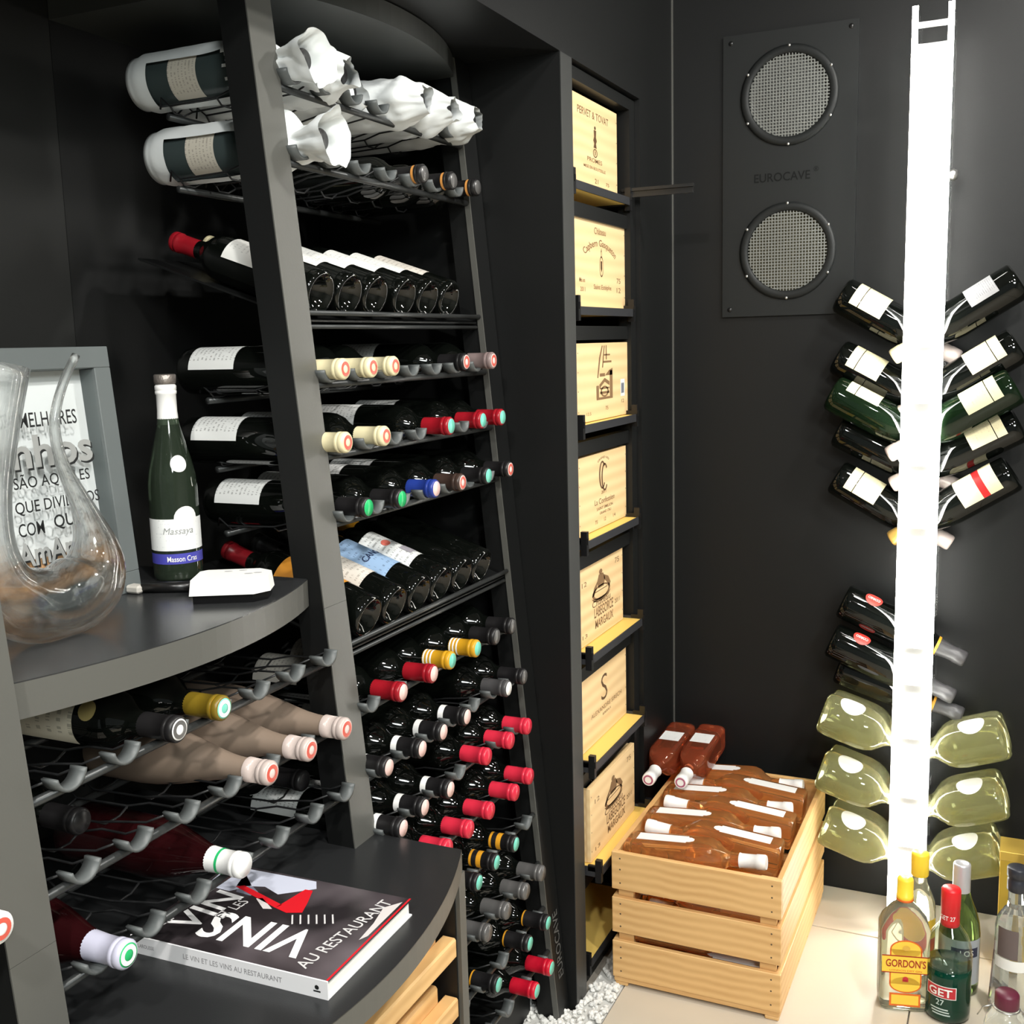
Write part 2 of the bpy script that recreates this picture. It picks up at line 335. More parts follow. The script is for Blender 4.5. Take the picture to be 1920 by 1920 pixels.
# ------------------------------------------------------------------ bottle shapes
PROF = {
 'bordeaux': [(0, .026), (.012, .023), (.022, .010), (.029, .001), (.034, .0005), (.0372, .005), (.0378, .02), (.0378, .188), (.0365, .201), (.031, .214), (.022, .225), (.0165, .235), (.0148, .25), (.0146, .2985), (0, .2985)],
 'burgundy': [(0, .028), (.014, .024), (.024, .010), (.031, .001), (.036, .0005), (.0398, .006), (.0402, .02), (.0402, .150), (.0385, .168), (.033, .192), (.026, .214), (.0195, .234), (.016, .25), (.0146, .27), (.0146, .2985), (0, .2985)],
 'flute': [(0, .028), (.014, .024), (.024, .010), (.033, .001), (.038, .0005), (.0420, .006), (.0428, .02), (.0428, .085), (.0405, .115), (.0350, .150), (.0285, .180), (.0225, .205), (.0178, .228), (.0156, .245), (.0148, .26), (.0146, .2985), (0, .2985)],
 'champagne': [(0, .032), (.016, .027), (.027, .011), (.034, .001), (.039, .0005), (.0435, .006), (.0442, .02), (.0442, .150), (.042, .172), (.036, .198), (.028, .222), (.0205, .246), (.0165, .265), (.0160, .3095), (0, .3095)],
 'squat': [(0, .020), (.02, .016), (.035, .004), (.044, .0), (.050, .006), (.0525, .02), (.0525, .098), (.050, .118), (.043, .136), (.031, .150), (.021, .160), (.0165, .170), (.0155, .2125), (0, .2125)],
 'hock': [(0, .02), (.02, .012), (.031, .001), (.036, .0005), (.0392, .006), (.0396, .02), (.0396, .152), (.0375, .175), (.032, .200), (.025, .226), (.0185, .252), (.0155, .272), (.0148, .3185), (0, .3185)],
}
CAPH = {'bordeaux': (.243, .3, .0153), 'burgundy': (.243, .3, .0157), 'champagne': (.236, .31, .0195), 'flute': (.262, .3, .0157), 'squat': (.172, .214, .0163), 'hock': (.262, .32, .0158)}
MESH = {}
def cached(key, fn):
    if key not in MESH: MESH[key] = fn()
    return MESH[key]
def with_mat(me_key, fn, m):
    def build():
        me = fn(); me.materials.append(m); return me
    return cached((me_key, m.name), build)
def glass_mesh(kind): return mesh('glass', *lathe(PROF[kind], 32), smooth=True)
def capsule_mesh(kind, z0=None):
    a, b, r = CAPH[kind]; a = z0 or a
    if kind == 'champagne':
        p = [(r + .004, a), (r + .0032, a + .012), (r - .001, a + .03), (r, a + .04), (r + .0005, b - .006), (r - .003, b - .0005), (r - .004, b)]
        rr = []
        p = [(.0235, a), (.0205, a + .015), (.0182, a + .032), (.0178, a + .045), (.0192, a + .050), (.0192, b - .005), (.0172, b - .0005), (.015, b)]
    else:
        e = .0012 if kind != 'squat' else .0006
        rb = r if kind in ('bordeaux', 'squat') else r + .0014
        p = [(rb, a), (rb, a + .001), (r, a + .022), (r, b - .0165), (r + e, b - .0155), (r + e, b - .011), (r + .0002, b - .0102), (r + e, b - .009), (r + e, b - .003), (r - .0006, b - .0006), (r - .0022, b)]
    return mesh('capsule', *lathe(p, 28), smooth=True)
def top_mesh(kind):
    a, b, r = CAPH[kind]; r = r - .0022 if kind != 'champagne' else .015
    return mesh('capsule_top', *lathe([(r, b - .0004), (r - .0002, b + .0002), (0, b + .0005)], 28), smooth=True)
def topring_mesh(kind):
    a, b, r = CAPH[kind]; r -= .004
    return mesh('seal_print', *lathe([(r, b + .0004), (r * .55, b + .0008)], 24), smooth=True)
def band_mesh(kind, z0, z1):
    a, b, r = CAPH[kind]; e = .0004 + (.0006 if kind == 'burgundy' else 0)
    return mesh('band', *lathe([(r + e, z0), (r + e, z1)], 28), smooth=True)
def radius_at(kind, z):
    P = PROF[kind]
    for (r0, z0), (r1, z1) in zip(P[5:], P[6:]):
        if z0 <= z <= z1: return r0 + (r1 - r0) * (z - z0) / max(1e-9, z1 - z0)
    return P[6][0]
def patch(kind, z0, z1, span, center=0, eps=.0005, n=14, nz=None):
    """curved label lying on the glass; u runs round the bottle, v along it"""
    nz = nz or max(1, int((z1 - z0) / .02)); V, F, U = [], [], []
    for j in range(nz + 1):
        z = z0 + (z1 - z0) * j / nz; r = radius_at(kind, z) + eps
        for i in range(n + 1):
            t = center + span * (i / n - .5); V.append((r * math.cos(t), r * math.sin(t), z)); U.append((i / n, j / nz))
    for j in range(nz):
        for i in range(n): a = j * (n + 1) + i; F.append((a, a + 1, a + n + 2, a + n + 1))
    return mesh('label', V, F, None, True, U)
def disc_patch(kind, zc, rad, center=0, eps=.0008, n=20, rings=4):
    r = radius_at(kind, zc) + eps; V = [(r * math.cos(center), r * math.sin(center), zc)]; F = []
    for k in range(1, rings + 1):
        for i in range(n):
            t = 2 * PI * i / n; q = rad * k / rings; z = zc + q * math.sin(t); rr = radius_at(kind, z) + eps; an = center + q * math.cos(t) / r; V.append((rr * math.cos(an), rr * math.sin(an), z))
    F = [(0, i + 1, (i + 1) % n + 1) for i in range(n)]
    for k in range(rings - 1):
        for i in range(n): a = 1 + k * n + i; b = 1 + k * n + (i + 1) % n; F.append((a, a + n, b + n, b))
    return mesh('label', V, F, None, True, [(.5, .5)] * len(V))
def wrap_text(vf, kind_r, zc, center=0, eps=.0012):
    """flat lettering (x right, y up) bent round an upright cylinder of radius kind_r"""
    r = kind_r + eps; return [(r * math.cos(center + v[0] / r), r * math.sin(center + v[0] / r), zc + v[1]) for v in vf[0]], vf[1]
def bottle(kind, mtx, glass, capm, topm, label, name='wine_bottle', group=None, labels=(), bands=(), seal=None, cz0=None, cat='bottle'):
    b = thing(name, label, cat, group=group, mtx=mtx)
    link('glass', with_mat(('g', kind), lambda: glass_mesh(kind), glass), b)
    if capm:
        c = link('capsule', with_mat(('c', kind, cz0), lambda: capsule_mesh(kind, cz0), capm), b)
        link('capsule_top', with_mat(('t', kind), lambda: top_mesh(kind), topm or capm), c)
        if seal: link('seal_print', with_mat(('s', kind), lambda: topring_mesh(kind), seal), c)
        for z0, z1, m in bands: link('band', with_mat(('b', kind, z0, z1), lambda: band_mesh(kind, z0, z1), m), c)
    for z0, z1, span, center, m in labels:
        link('label', with_mat(('l', kind, z0, z1, span, center), lambda: patch(kind, z0, z1, span, center), m), b)
    return b

# ------------------------------------------------------------------ wine racks
ORD = ['leftmost', 'second from left', 'third from left', 'fourth from left', 'fifth from left', 'sixth from left', 'seventh from left']
def post(y0, y1, z0, z1, depth=.05):
    V = [(lean(z) - d, y, z) for z in (z0, z1) for y in (y0, y1) for d in (0, depth)]
    return V, [(0, 1, 3, 2), (4, 6, 7, 5), (0, 4, 5, 1), (2, 3, 7, 6), (0, 2, 6, 4), (1, 5, 7, 3)]
hook_vf = None
def hook_mesh():
    n = 12; V, F = [], []
    for i in range(n + 1):
        t = math.radians(188 + 164 * i / n)
        for r in (.0185, .0225):
            for x in (-.011, .011): V.append((x, r * math.cos(t), r * math.sin(t)))
    for i in range(n):
        a = 4 * i; F += [(a, a + 1, a + 5, a + 4), (a + 2, a + 6, a + 7, a + 3), (a, a + 4, a + 6, a + 2), (a + 1, a + 3, a + 7, a + 5)]
    F += [(0, 2, 3, 1), (4 * n, 4 * n + 1, 4 * n + 3, 4 * n + 2)]
    return mesh('hook', V, F, HOOKM, True)
HK = hook_mesh()
def wire_mesh():
    a = []
    for s in (-1, 1):
        a.append(tube([(-.004, s * .021, -.006), (-.03, s * .024, -.018), (-.075, s * .030, -.022), (-.11, s * .026, -.030), (-.20, s * .026, -.033), (-.215, s * .028, -.020), (-.225, s * .02, -.034)], .0016, 5))
    a.append(tube([(-.11, -.026, -.030), (-.112, -.012, -.039), (-.112, .012, -.039), (-.11, .026, -.030)], .0016, 5))
    a.append(tube([(-.20, -.026, -.033), (-.205, -.012, -.041), (-.205, .012, -.041), (-.20, .026, -.033)], .0016, 5))
    return mesh('cradle_wire', *join(*a), WIRE, True)
WM = wire_mesh()
def rack_row(root, o, z, ys, y0, y1, wires=True):
    o = Vector(o)
    obj('front_rod', rel(cylinder((lean(z) - .006, y0, z - .024), (lean(z) - .006, y1, z - .024), .0055, 10), o), RODM, root, True)
    obj('rear_rod', rel(cylinder((lean(z) - .21, y0, z - .047), (lean(z) - .21, y1, z - .047), .0055, 10), o), RODM, root, True)
    for y in ys:
        h = link('hook', HK, root); h.location = Vector((lean(z) + .006, y, z + .002)) - o
        if wires: h = link('cradle_wire', WM, root); h.location = Vector((lean(z), y, z)) - o
RO = Vector((-.9, 1.7, 0)); LO = Vector((-.95, 1.07, .6))
rack = thing('wine_rack', 'black leaning wine rack full of bottles under a curved top board', 'wine rack', RO)
obj('post', rel(xf(post(1.345, 1.405, .68, 2.004, .048), lambda v: v - Vector((.002, 0, 0))), RO), BLACK, rack)
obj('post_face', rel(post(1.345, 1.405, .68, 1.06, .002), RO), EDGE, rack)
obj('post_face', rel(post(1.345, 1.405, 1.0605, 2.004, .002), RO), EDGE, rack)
obj('post', rel(post(2.0, 2.056, 0, 2.004), RO), BLACK, rack)
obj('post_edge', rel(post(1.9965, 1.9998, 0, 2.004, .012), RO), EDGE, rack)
obj('lettering', rel(onplane(fit('EUROCAVE', .15, .026, .012), (lean(.16) + .0012, 2.03, .16), (-.0896, 0, .996), (0, -1, 0)), RO), mat('embossed_silver', (92, 92, 90), .3), rack)
tb = arcpts((-1.03, 2.0), (-1.03, 1.345), .075)
obj('top_board', rel(slab([(-1.40, 2.0)] + tb[:0] + [(x, y) for x, y in tb] + [(-1.40, 1.345)], 1.968, 2.003), RO), mat('top_board_edge', (58, 60, 58), .4), rack)
obj('back_panel', rel(box(-1.41, -1.40, 1.345, 2.056, 0, 1.968), RO), BLACK, rack)
obj('kick_board', rel(box(-.93, -.915, 1.41, 2.0, 0, .075), RO), BLACK, rack)
obj('bottom_board', rel(box(-1.40, -.915, 1.41, 2.0, .075, .092), RO), BLACK, rack)
GY = [1.42 + .0835 * k for k in range(7)]
for z in (1.86, 1.75, 1.418, 1.307, 1.202, .897, .79, .69, .587, .489, .381, .281, .183): rack_row(rack, RO, z, GY, 1.40, 2.0)
# tilted display trays
T = .33
def tilt_tray(zb):
    x0 = lean(zb); u = Vector((-math.cos(T), 0, math.sin(T))); nrm = Vector((math.sin(T), 0, math.cos(T))); o = Vector((x0, 0, zb)) - nrm * .0405
    V = []
    for s in (-.004, .335):
        for y in (1.408, 1.995):
            for d in (0, -.003): V.append(o + u * s + nrm * d + Vector((0, y, 0)))
    sheet = (V, [(0, 1, 3, 2), (4, 6, 7, 5), (0, 4, 5, 1), (2, 3, 7, 6), (0, 2, 6, 4), (1, 5, 7, 3)])
    obj('display_tray', rel(sheet, RO), BLACK, rack)
    e = o - u * .006
    obj('lip_bar', rel(cylinder(e + nrm * .012 + Vector((0, 1.408, 0)), e + nrm * .012 + Vector((0, 1.995, 0)), .0042, 10), RO), RODM, rack, True)
    obj('lip_bar', rel(cylinder(e - nrm * .010 + Vector((0, 1.408, 0)), e - nrm * .010 + Vector((0, 1.995, 0)), .0036, 10), RO), RODM, rack, True)
tilt_tray(1.533); tilt_tray(1.017)

rackl = thing('wine_rack', 'black wine rack with empty grey hooks, a curved shelf and few bottles', 'wine rack', LO)
obj('post', rel(xf(post(.725, .785, .68, 2.004, .048), lambda v: v - Vector((.002, 0, 0))), LO), BLACK, rackl)
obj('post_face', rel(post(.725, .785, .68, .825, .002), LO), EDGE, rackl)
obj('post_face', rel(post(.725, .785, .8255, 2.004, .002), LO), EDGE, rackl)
sh = [(-1.40, .787)] + [(x, y) for x, y in arcpts((-.968, .787), (-.968, 1.343), .056)] + [(-1.40, 1.343)]
obj('shelf', rel(slab(sh, 1.1035, 1.105), LO), mat('shelf_laminate', (44, 45, 46), .25, bump=.05, noise_scale=400), rackl)
obj('shelf_edge', rel(slab(sh, 1.063, 1.1035), LO), EDGE, rackl)
obj('back_panel', rel(box(-1.41, -1.40, .20, 1.344, .2, 2.0), LO), mat('back_laminate', (26, 27, 26), .5), rackl)
GYL = [.825 + .0825 * k for k in range(7)]
for z in (1.0, .895, .79): rack_row(rackl, LO, z, GYL, .60 if z == .895 else .785, 1.345)
obj('hook', rel(xf(([tuple(v.co) for v in HK.vertices], [tuple(p.vertices) for p in HK.polygons]), lambda v: v + Vector((lean(.895) + .006, .69, .897))), LO), HOOKM, rackl)
obj('bolt', rel(xf(lathe([(.009, 0), (.009, .004), (.004, .006), (0, .006)], 14), lambda v: Vector((v.z - 1.40, v.x + 1.195, v.y + 1.905))), LO), STEEL, rackl, True)

# base cabinet with the curved worktop
CO = Vector((-1.0, 1.07, 0))
cab = thing('base_cabinet', 'low black cabinet with curved worktop and wooden pull-out shelf fronts', 'cabinet', CO)
wt = [(-1.40, .735)] + arcpts((-.752, .735), (-.752, 1.404), .07, 26) + [(-1.40, 1.404)]
obj('worktop', rel(slab(wt, .6785, .680), CO), WORK, cab)
obj('worktop_edge', rel(slab(wt, .646, .6785), CO), EDGE, cab)
obj('side_panel', rel(box(-1.40, -.748, 1.384, 1.404, 0, .646), CO), EDGE, cab)
obj('side_panel', rel(box(-1.40, -.748, .735, .755, 0, .646), CO), EDGE, cab)
obj('back_panel', rel(box(-1.40, -1.39, .755, 1.384, 0, .646), CO), BLACK, cab)
obj('inner_lining', rel(box(-1.39, -.755, 1.380, 1.3838, 0, .646), CO), BLACK, cab)
for z in (.515, .415, .315, .215):
    d = obj('shelf_front', rel(box(-.777, -.752, .757, 1.378, z, z + .033, .003), CO), PINE, cab)
    obj('front_ridge', rel(box(-.797, -.7772, .757, 1.36, z, z + .058, .004), CO), PINE, d)
    obj('pull_out_board', rel(box(-1.36, -.7975, .762, 1.372, z + .004, z + .016), CO), PINE, cab)

# ------------------------------------------------------------------ bottles in the right rack
UP = (0, -.35, 1)
def rack_bottle(y, z, capm, topm, label, kind='bordeaux', glass=GLASSK, lb=LBW, off=.04, seal=None, bands=(), face=UP, extra=(), dy=0, group=None, L=.3, name='wine_bottle'):
    tipx = lean(z) + off; L = CAPH[kind][1]
    m = frame_mtx((tipx - L, y - dy, z), (1, dy / L, 0), face)
    labels = ([(.028, .118, 2.3, 0, lb)] if lb else []) + list(extra)
    return bottle(kind, m, glass, capm, topm, label, labels=labels, seal=seal, bands=bands, group=group, name=name)
WB = [(.247, .258, WHT)]
ROWS = [
 (1.75, 'second rack row', [(1.755, 'orange-ringed black capsule', BLK, GREY, None, [(.279, .287, ORB)], None), (1.858, 'orange-ringed black capsule', BLK, GREY, None, [(.279, .287, ORB)], None), (1.962, 'orange-ringed black capsule', BLK, GREY, None, [(.279, .287, ORB)], None)]),
 (1.418, 'row below upper tilted shelf', [(1.42, 'cream capsule', CREAM, CREAM, REDS, [], LBW), (1.50, 'cream capsule', CREAM, CREAM, REDS, [], LBW), (1.58, 'cream capsule', CREAM, CREAM, REDS, [], LBW), (1.84, 'black capsule, red-rimmed top', BLK, ROSY, REDS, [], LBW), (1.937, 'mauve capsule', MAUVE, ROSY, REDS, [], None)]),
 (1.307, 'row of three red capsules', [(1.408, 'cream capsule', CREAM, CREAM, REDS, [], LBW), (1.522, 'cream capsule', CREAM, CREAM, REDS, [], LBW), (1.73, 'red capsule', RED, TEALM, None, [], LBW), (1.872, 'red capsule', RED, TEALM, None, [], LBW), (1.95, 'red capsule', RED, TEALM, None, [], None)]),
 (1.202, 'row with one blue capsule', [(1.44, 'black capsule, green top', BLK, GRN, None, [], LBW), (1.54, 'black capsule, green top', BLK, GRN, None, [], LBW), (1.668, 'blue capsule', BLUE, ROSY, None, [], LBW), (1.757, 'brown capsule, pink top', BROWN, ROSY, REDS, [], LBW), (1.86, 'black capsule, green top', BLK, TEALM, None, [], None), (1.968, 'black capsule, pink-rimmed top', BLK, ROSY, REDS, [], None)]),
 (.897, 'first row below lower tilted shelf', [(1.47, 'red capsule', RED, ROSY, None, [], LBP), (1.575, 'red capsule', RED, ROSY, None, [], LBP), (1.656, 'white-ringed yellow capsule', YEL, TEALM, None, [(.247, .250, WHT), (.254, .257, WHT), (.261, .264, WHT)], LBP), (1.74, 'white-ringed yellow capsule', YEL, TEALM, None, [(.247, .250, WHT), (.254, .257, WHT), (.261, .264, WHT)], None), (1.827, 'black capsule', BLK, GREY, None, [], None), (1.908, 'black capsule', BLK, GREY, None, [], None)]),
 (.79, 'second row below lower tilted shelf', [(1.415, 'black capsule', BLK, ROSY, None, WB, LBW), (1.505, 'white-banded black capsule', BLK, ROSY, None, WB, LBW), (1.588, 'white-banded black capsule', BLK, ROSY, None, WB, LBW), (1.672, 'white-banded black capsule', BLK, ROSY, None, WB, None), (1.845, 'grey capsule, white top', cap('charcoal_foil', (70, 69, 70)), WHT, None, [], None), (1.925, 'black capsule', BLK, GREY, None, [], None)]),
 (.69, 'third row below lower tilted shelf', [(1.418, 'white-banded black capsule', BLK, ROSY, None, WB, LBW), (1.50, 'white-banded black capsule', BLK, ROSY, None, WB, LBW), (1.582, 'white-banded black capsule', BLK, ROSY, None, WB, None), (1.742, 'pink-red capsule', PINK, PINK, None, [], None), (1.832, 'pink-red capsule', PINK, PINK, None, [], None), (1.917, 'pink-red capsule', PINK, PINK, None, [], None)]),
 (.587, 'fourth row below lower tilted shelf', [(1.568, 'pink-red capsule', PINK, PINK, None, [], None), (1.65, 'pink-red capsule', PINK, PINK, None, [], None), (1.735, 'pink-red capsule', PINK, PINK, None, [], None), (1.828, 'pink-red capsule', PINK, PINK, None, [], None), (1.912, 'pink-red capsule', PINK, PINK, None, [], None)]),
 (.489, 'fifth row below lower tilted shelf', [(1.648, 'black capsule, teal top', BLK, TEALM, None, [], None), (1.73, 'gold-banded capsule, teal top', BLK, TEALM, None, [(.247, .252, GTR), (.262, .272, GTR)], None), (1.812, 'gold-banded capsule, teal top', BLK, TEALM, None, [(.247, .252, GTR), (.262, .272, GTR)], None)]),
 (.381, 'row of grey capsules', [(1.668, 'grey capsule', GREY, GREY, None, [], None), (1.753, 'grey capsule', GREY, GREY, None, [], None), (1.835, 'grey capsule', GREY, GREY, None, [], None), (1.915, 'grey capsule', GREY, GREY, None, [], None)]),
 (.281, 'second lowest rack row', [(1.67, 'black capsule, teal top', BLK, TEALM, None, [(.246, .249, GTR)], None), (1.82, 'black capsule, teal top', BLK, TEALM, None, [(.246, .249, GTR)], None), (1.905, 'black capsule, teal top', BLK, TEALM, None, [(.246, .249, GTR)], None)]),
 (.183, 'bottom rack row', [(1.60, 'black capsule, teal top', BLK, TEALM, None, [], None), (1.82, 'red capsule, teal top', cap('bright_red_foil', (190, 20, 44)), TEALM, None, [], None), (1.905, 'red capsule, teal top', cap('bright_red_foil', (190, 20, 44)), TEALM, None, [], None)]),
]
random.seed(3)
for z, rn, bs in ROWS:
    for i, (y, cn, cm, tm_, seal, bands, lb) in enumerate(bs):
        rack_bottle(y, z, cm, tm_, 'dark bottle, %s, %s in %s' % (cn, ORD[i], rn), seal=seal, bands=bands, lb=lb, off=.04 + random.uniform(-.006, .006), group='bottles in the %s' % rn)

# bottles lying head-back on the tilted trays
def tilted(zb, data, rn):
    for i, (y, lbm, cm, lbname) in enumerate(data):
        ax = Vector((-math.cos(T), 0, math.sin(T))); m = frame_mtx((lean(zb) - .002, y, zb), ax, (math.sin(T), -.12, math.cos(T)))
        b = bottle('bordeaux', m, GLASSK, cm, cm, 'bottle lying base outwards, %s, %s on %s' % (lbname, ORD[i], rn), labels=([(.060, .172, 2.5, 0, lbm)] if lbm else []), group='bottles on the %s' % rn)
        yield b
LBF = label_mat('large_white_label', (232, 232, 228), (120, 120, 120), 8, .56, .5)
for b in tilted(1.533, [(1.446, LBF, RED, 'white label, red capsule'), (1.527, LBF, CREAM, 'white label, cream capsule'), (1.608, LBF, BLK, 'white label'), (1.705, LBF, BLK, 'white label'), (1.788, LBF, BLK, 'white label'), (1.872, LBP, BLK, 'pale pinkish label')], 'upper tilted shelf'): pass
gl = list(tilted(1.017, [(1.468, LBO, cap('dark_red_foil', (110, 16, 24)), 'orange label'), (1.55, LBP, BLK, 'pale beige label'), (1.634, LBB, BLK, 'blue label'), (1.715, LBW, BLK, 'white label with red seal'), (1.798, None, GTR, 'gold capsule'), (1.881, None, BLK, 'black capsule')], 'lower tilted shelf'))
# blue label lettering and white label seal
obj('lettering', (lambda vf: ([(.0390 * math.cos(v[0] / .039), .0390 * math.sin(v[0] / .039), .11 + v[1]) for v in vf[0]], vf[1]))(fit('CANON', .055, .014, .01)), mat('navy_print', (38, 48, 84), .6), gl[2])
link('seal', with_mat('sealdisc', lambda: disc_patch('bordeaux', .128, .009, -.2, .0011), mat('coral_seal', (214, 110, 96), .5)), gl[3])
link('picture', with_mat('picblk', lambda: patch('bordeaux', .074, .100, .9, .3, .0011), mat('grey_engraving', (150, 146, 154), .6)), gl[3])

# ------------------------------------------------------------------ paper-wrapped bottles on the two top rows
def wrap_mesh(seed, window, open_):
    rs = random.Random(seed); seg, nz = 56, 46; V, F = [], []; L = .325 if open_ else .337
    for j in range(nz + 1):
        t = j / nz; z = -.012 + t * L
        if open_: r = .0445 - .004 * min(1, max(0, z - .19) / .06) - .020 * max(0, (z - .270) / .043)
        elif z < .228: r = .0445
        elif z < .262: r = .0445 - .0255 * ((z - .228) / .034) ** 1.1
        else: r = .019 + .022 * ((z - .262) / .06)
        if z < .004: r *= .55 + .45 * (z + .012) / .016
        amp = .0012 if z < .13 else .0012 + .0085 * min(1, (z - .13) / .10)
        for i in range(seg):
            a = 2 * PI * i / seg
            n1 = noise.noise(Vector((math.cos(a) * 1.25 + seed, math.sin(a) * 1.25, z * 17))); n2 = noise.noise(Vector((math.cos(a) * 3.2 + seed * 3, math.sin(a) * 3.2, z * 45)))
            rr = max(.0160 if z > .2 else .0405, r + amp * (abs(n1) * 1.9 - .45 + .35 * n2))
            V.append((rr * math.cos(a), rr * math.sin(a), z + (amp * 1.3 * n1 if z > .2 else 0)))
    for j in range(nz):
        z = -.012 + (j + .5) / nz * L
        for i in range(seg):
            a = (2 * PI * (i + .5) / seg + PI) % (2 * PI) - PI
            if window and .030 < z < .190 + .012 * math.sin(i * 1.7) and 1.15 < a < 2.75: continue   # the paper is torn open over the label
            k = (i + 1) % seg; F.append((j * seg + i, j * seg + k, (j + 1) * seg + k, (j + 1) * seg + i))
    F.append(tuple(range(seg - 1, -1, -1)))
    return mesh('paper_wrap', V, F, PAPER, True)
def wrapped(y, z, seed, open_, label, off=.03, rot=0, window=False):
    L = .3; m = frame_mtx((lean(z) + off - L, y, z + .008), (1, 0, 0), (0, -math.sin(rot), math.cos(rot)))
    b = bottle('bordeaux', m, mat('dull_dark_glass', (58, 68, 68), .25), BLK, BLK, label, name='wrapped_bottle', group='paper-wrapped bottles on the top rows')
    if window: link('label', with_mat(('wl', seed), lambda: patch('bordeaux', .07, .125, 2.0, 1.75, .0008), label_mat('aged_label', (206, 200, 186), (120, 110, 100), 5)), b)
    link('paper_wrap', wrap_mesh(seed, window, open_), b)
for i, (y, s, op, d) in enumerate([(1.425, 11, False, 'crumpled'), (1.523, 5, True, 'smooth'), (1.745, 8, True, 'wide-open'), (1.845, 21, True, 'folded'), (1.945, 14, True, 'pinched')]):
    wrapped(y, 1.865, s, op, 'bottle in %s white paper, %s on the top rack row' % (d, ORD[i]), off=.035 if i < 2 else .05, window=i == 0)
wrapped(1.635, 1.865, 33, True, 'bottle deep inside white paper, behind the wide-open one on the top row', off=-.02)
wrapped(1.43, 1.75, 17, False, 'bottle in twisted white paper, leftmost on the second rack row', off=.045, window=True)

# ------------------------------------------------------------------ bottles in the left rack
FU = (0, -.75, .8)
b = rack_bottle(.97, 1.003, BLK, WHT, 'dark bottle with cream label, gold seal and black capsule under the curved shelf', seal=GREY, lb=None, kind='bordeaux', extra=[(.05, .165, 2.6, .3, label_mat('ivory_label', (214, 208, 188), (90, 84, 70), 4))], face=FU)
sd = link('seal', with_mat('goldseal', lambda: disc_patch('bordeaux', .186, .013, .25), mat('gold_seal', (188, 170, 110), .3, metal=.5)), b)
rack_bottle(1.052, 1.003, OLIVE, TEALM, 'dark bottle with olive-gold capsule and teal top under the curved shelf', seal=WHT, lb=None, bands=[(.289, .296, GTR)])
for i, (y, o_) in enumerate(((1.12, .045), (1.21, .045), (1.30, .045))):
    rack_bottle(y, .893, CLRC, ROSY, 'frosted pale rosé bottle with clear pink-topped capsule, %s of three' % ('nearest', 'middle', 'furthest')[i], kind='flute', glass=FROST, lb=None, seal=REDS, off=o_, group='frosted rosé bottles on the middle hook row')
rack_bottle(1.055, .792, WHT, WHT, 'ruby bottle with white and green capsule resting above the book', kind='burgundy', glass=GLASSR, lb=None, bands=[(.262, .266, GRN)], off=.035)
rack_bottle(.838, .790, LAV, GRN, 'ruby bottle with lavender capsule and green top left of the book', kind='burgundy', glass=GLASSR, lb=None, seal=WHT, off=.045)
rack_bottle(.69, .897, WHT, WHT, 'bottle with white red-ringed capsule cut by the left picture edge', kind='bordeaux', lb=None, seal=REDS, off=.045)
rack_bottle(.908, .895, BLK, BLK, 'dark bottle with white label set deep in the middle hook row', lb=LBW, off=-.075)
rack_bottle(1.32, .79, BLK, BLK, 'dark bottle with pale blue label deep beside the leaning post', lb=LBB, off=-.06)

# ------------------------------------------------------------------ things on the curved shelf
# cork box frame
FO = Vector((-1.165, 1.205, 1.105)); th = math.atan2(.03, .355)
fm = Matrix((Vector((0, 1, 0)), Vector((-math.sin(th), 0, math.cos(th))), Vector((math.cos(th), 0, math.sin(th))))).transposed().to_4x4(); fm.translation = FO   # local x=+Y, y=up the frame, z=out
fr = thing('cork_box', 'grey cork-collecting box frame with Portuguese lettering on its glass', 'picture frame', mtx=fm)
FG = mat('grey_frame', (92, 98, 98), .5); W_, H_ = .33, .357; t_ = .03
for x0, x1, y0, y1 in ((-W_, 0, H_ - t_, H_), (-W_, 0, 0, t_), (-t_, 0, t_, H_ - t_), (-W_, -W_ + t_, t_, H_ - t_)): obj('frame_bar', box(x0, x1, y0, y1, -.035, 0, .001), FG, fr)
obj('back_board', box(-W_ + t_, -t_, t_, H_ - t_, -.034, -.030), mat('white_back_board', (222, 224, 224), .6), fr)
obj('glass_pane', box(-W_ + t_, -t_, t_, H_ - t_, -.008, -.006), thin_glass('picture_glass', (.97, .98, .98), .9, .02), fr)
tx = []
LINES = [('OS MELHORES', -.135, .262, .129, .020, .006, 0), ('SÃO AQUELES', -.127, .181, .130, .022, .006, 0), ('QUE DIVIDIMOS', -.1225, .147, .145, .019, .006, 0), ('COM', -.174, .119, .042, .018, .006, 0), ('QUEM', -.103, .121, .066, .021, .012, 0)]
for b_, x, y, w_, h_, bo, s in LINES: obj('lettering', onplane(fit(b_, w_, h_, bo), (x, y, -.0055), (1, 0, 0), (0, 1, 0)), BLKINK, fr)
big = [onplane(fit('vinhos', .190, .044, .022), (-.146, .220, -.0052), (1, 0, 0), (0, 1, 0)), onplane(fit('AmAmOS', .152, .033, .022), (-.126, .086, -.0052), (1, 0, 0), (0, 1, 0))]
for q_ in big:
    lt = obj('lettering', q_, GRYINK, fr); obj('letter_shadow', xf(q_, lambda v: v + Vector((.0025, -.003, -.0002))), BLKINK, lt)
cork = mesh('cork', *lathe([(0, 0), (.0112, 0), (.0118, .001), (.0118, .043), (.0112, .044), (0, .044)], 16), mat('cork', (196, 150, 104), .8, noise_amt=.5, noise_scale=120), True)
random.seed(5); n = 0
for row, k in ((0, 6), (1, 5)):
    for i in range(k):
        x = -W_ + t_ + .026 + i * .0475 + row * .02; y = t_ + .0122 + row * .0225
        lm = Matrix.Translation((x - .022, y, -.0188)) @ Matrix.Rotation(PI / 2, 4, 'Y')
        c = link('cork', cork); c.matrix_world = fm @ lm
        tag(c, 'tan wine cork, %s row, %s, in the box frame' % (('lower', 'upper')[row], ORD[i]), 'cork', 'corks in the box frame')
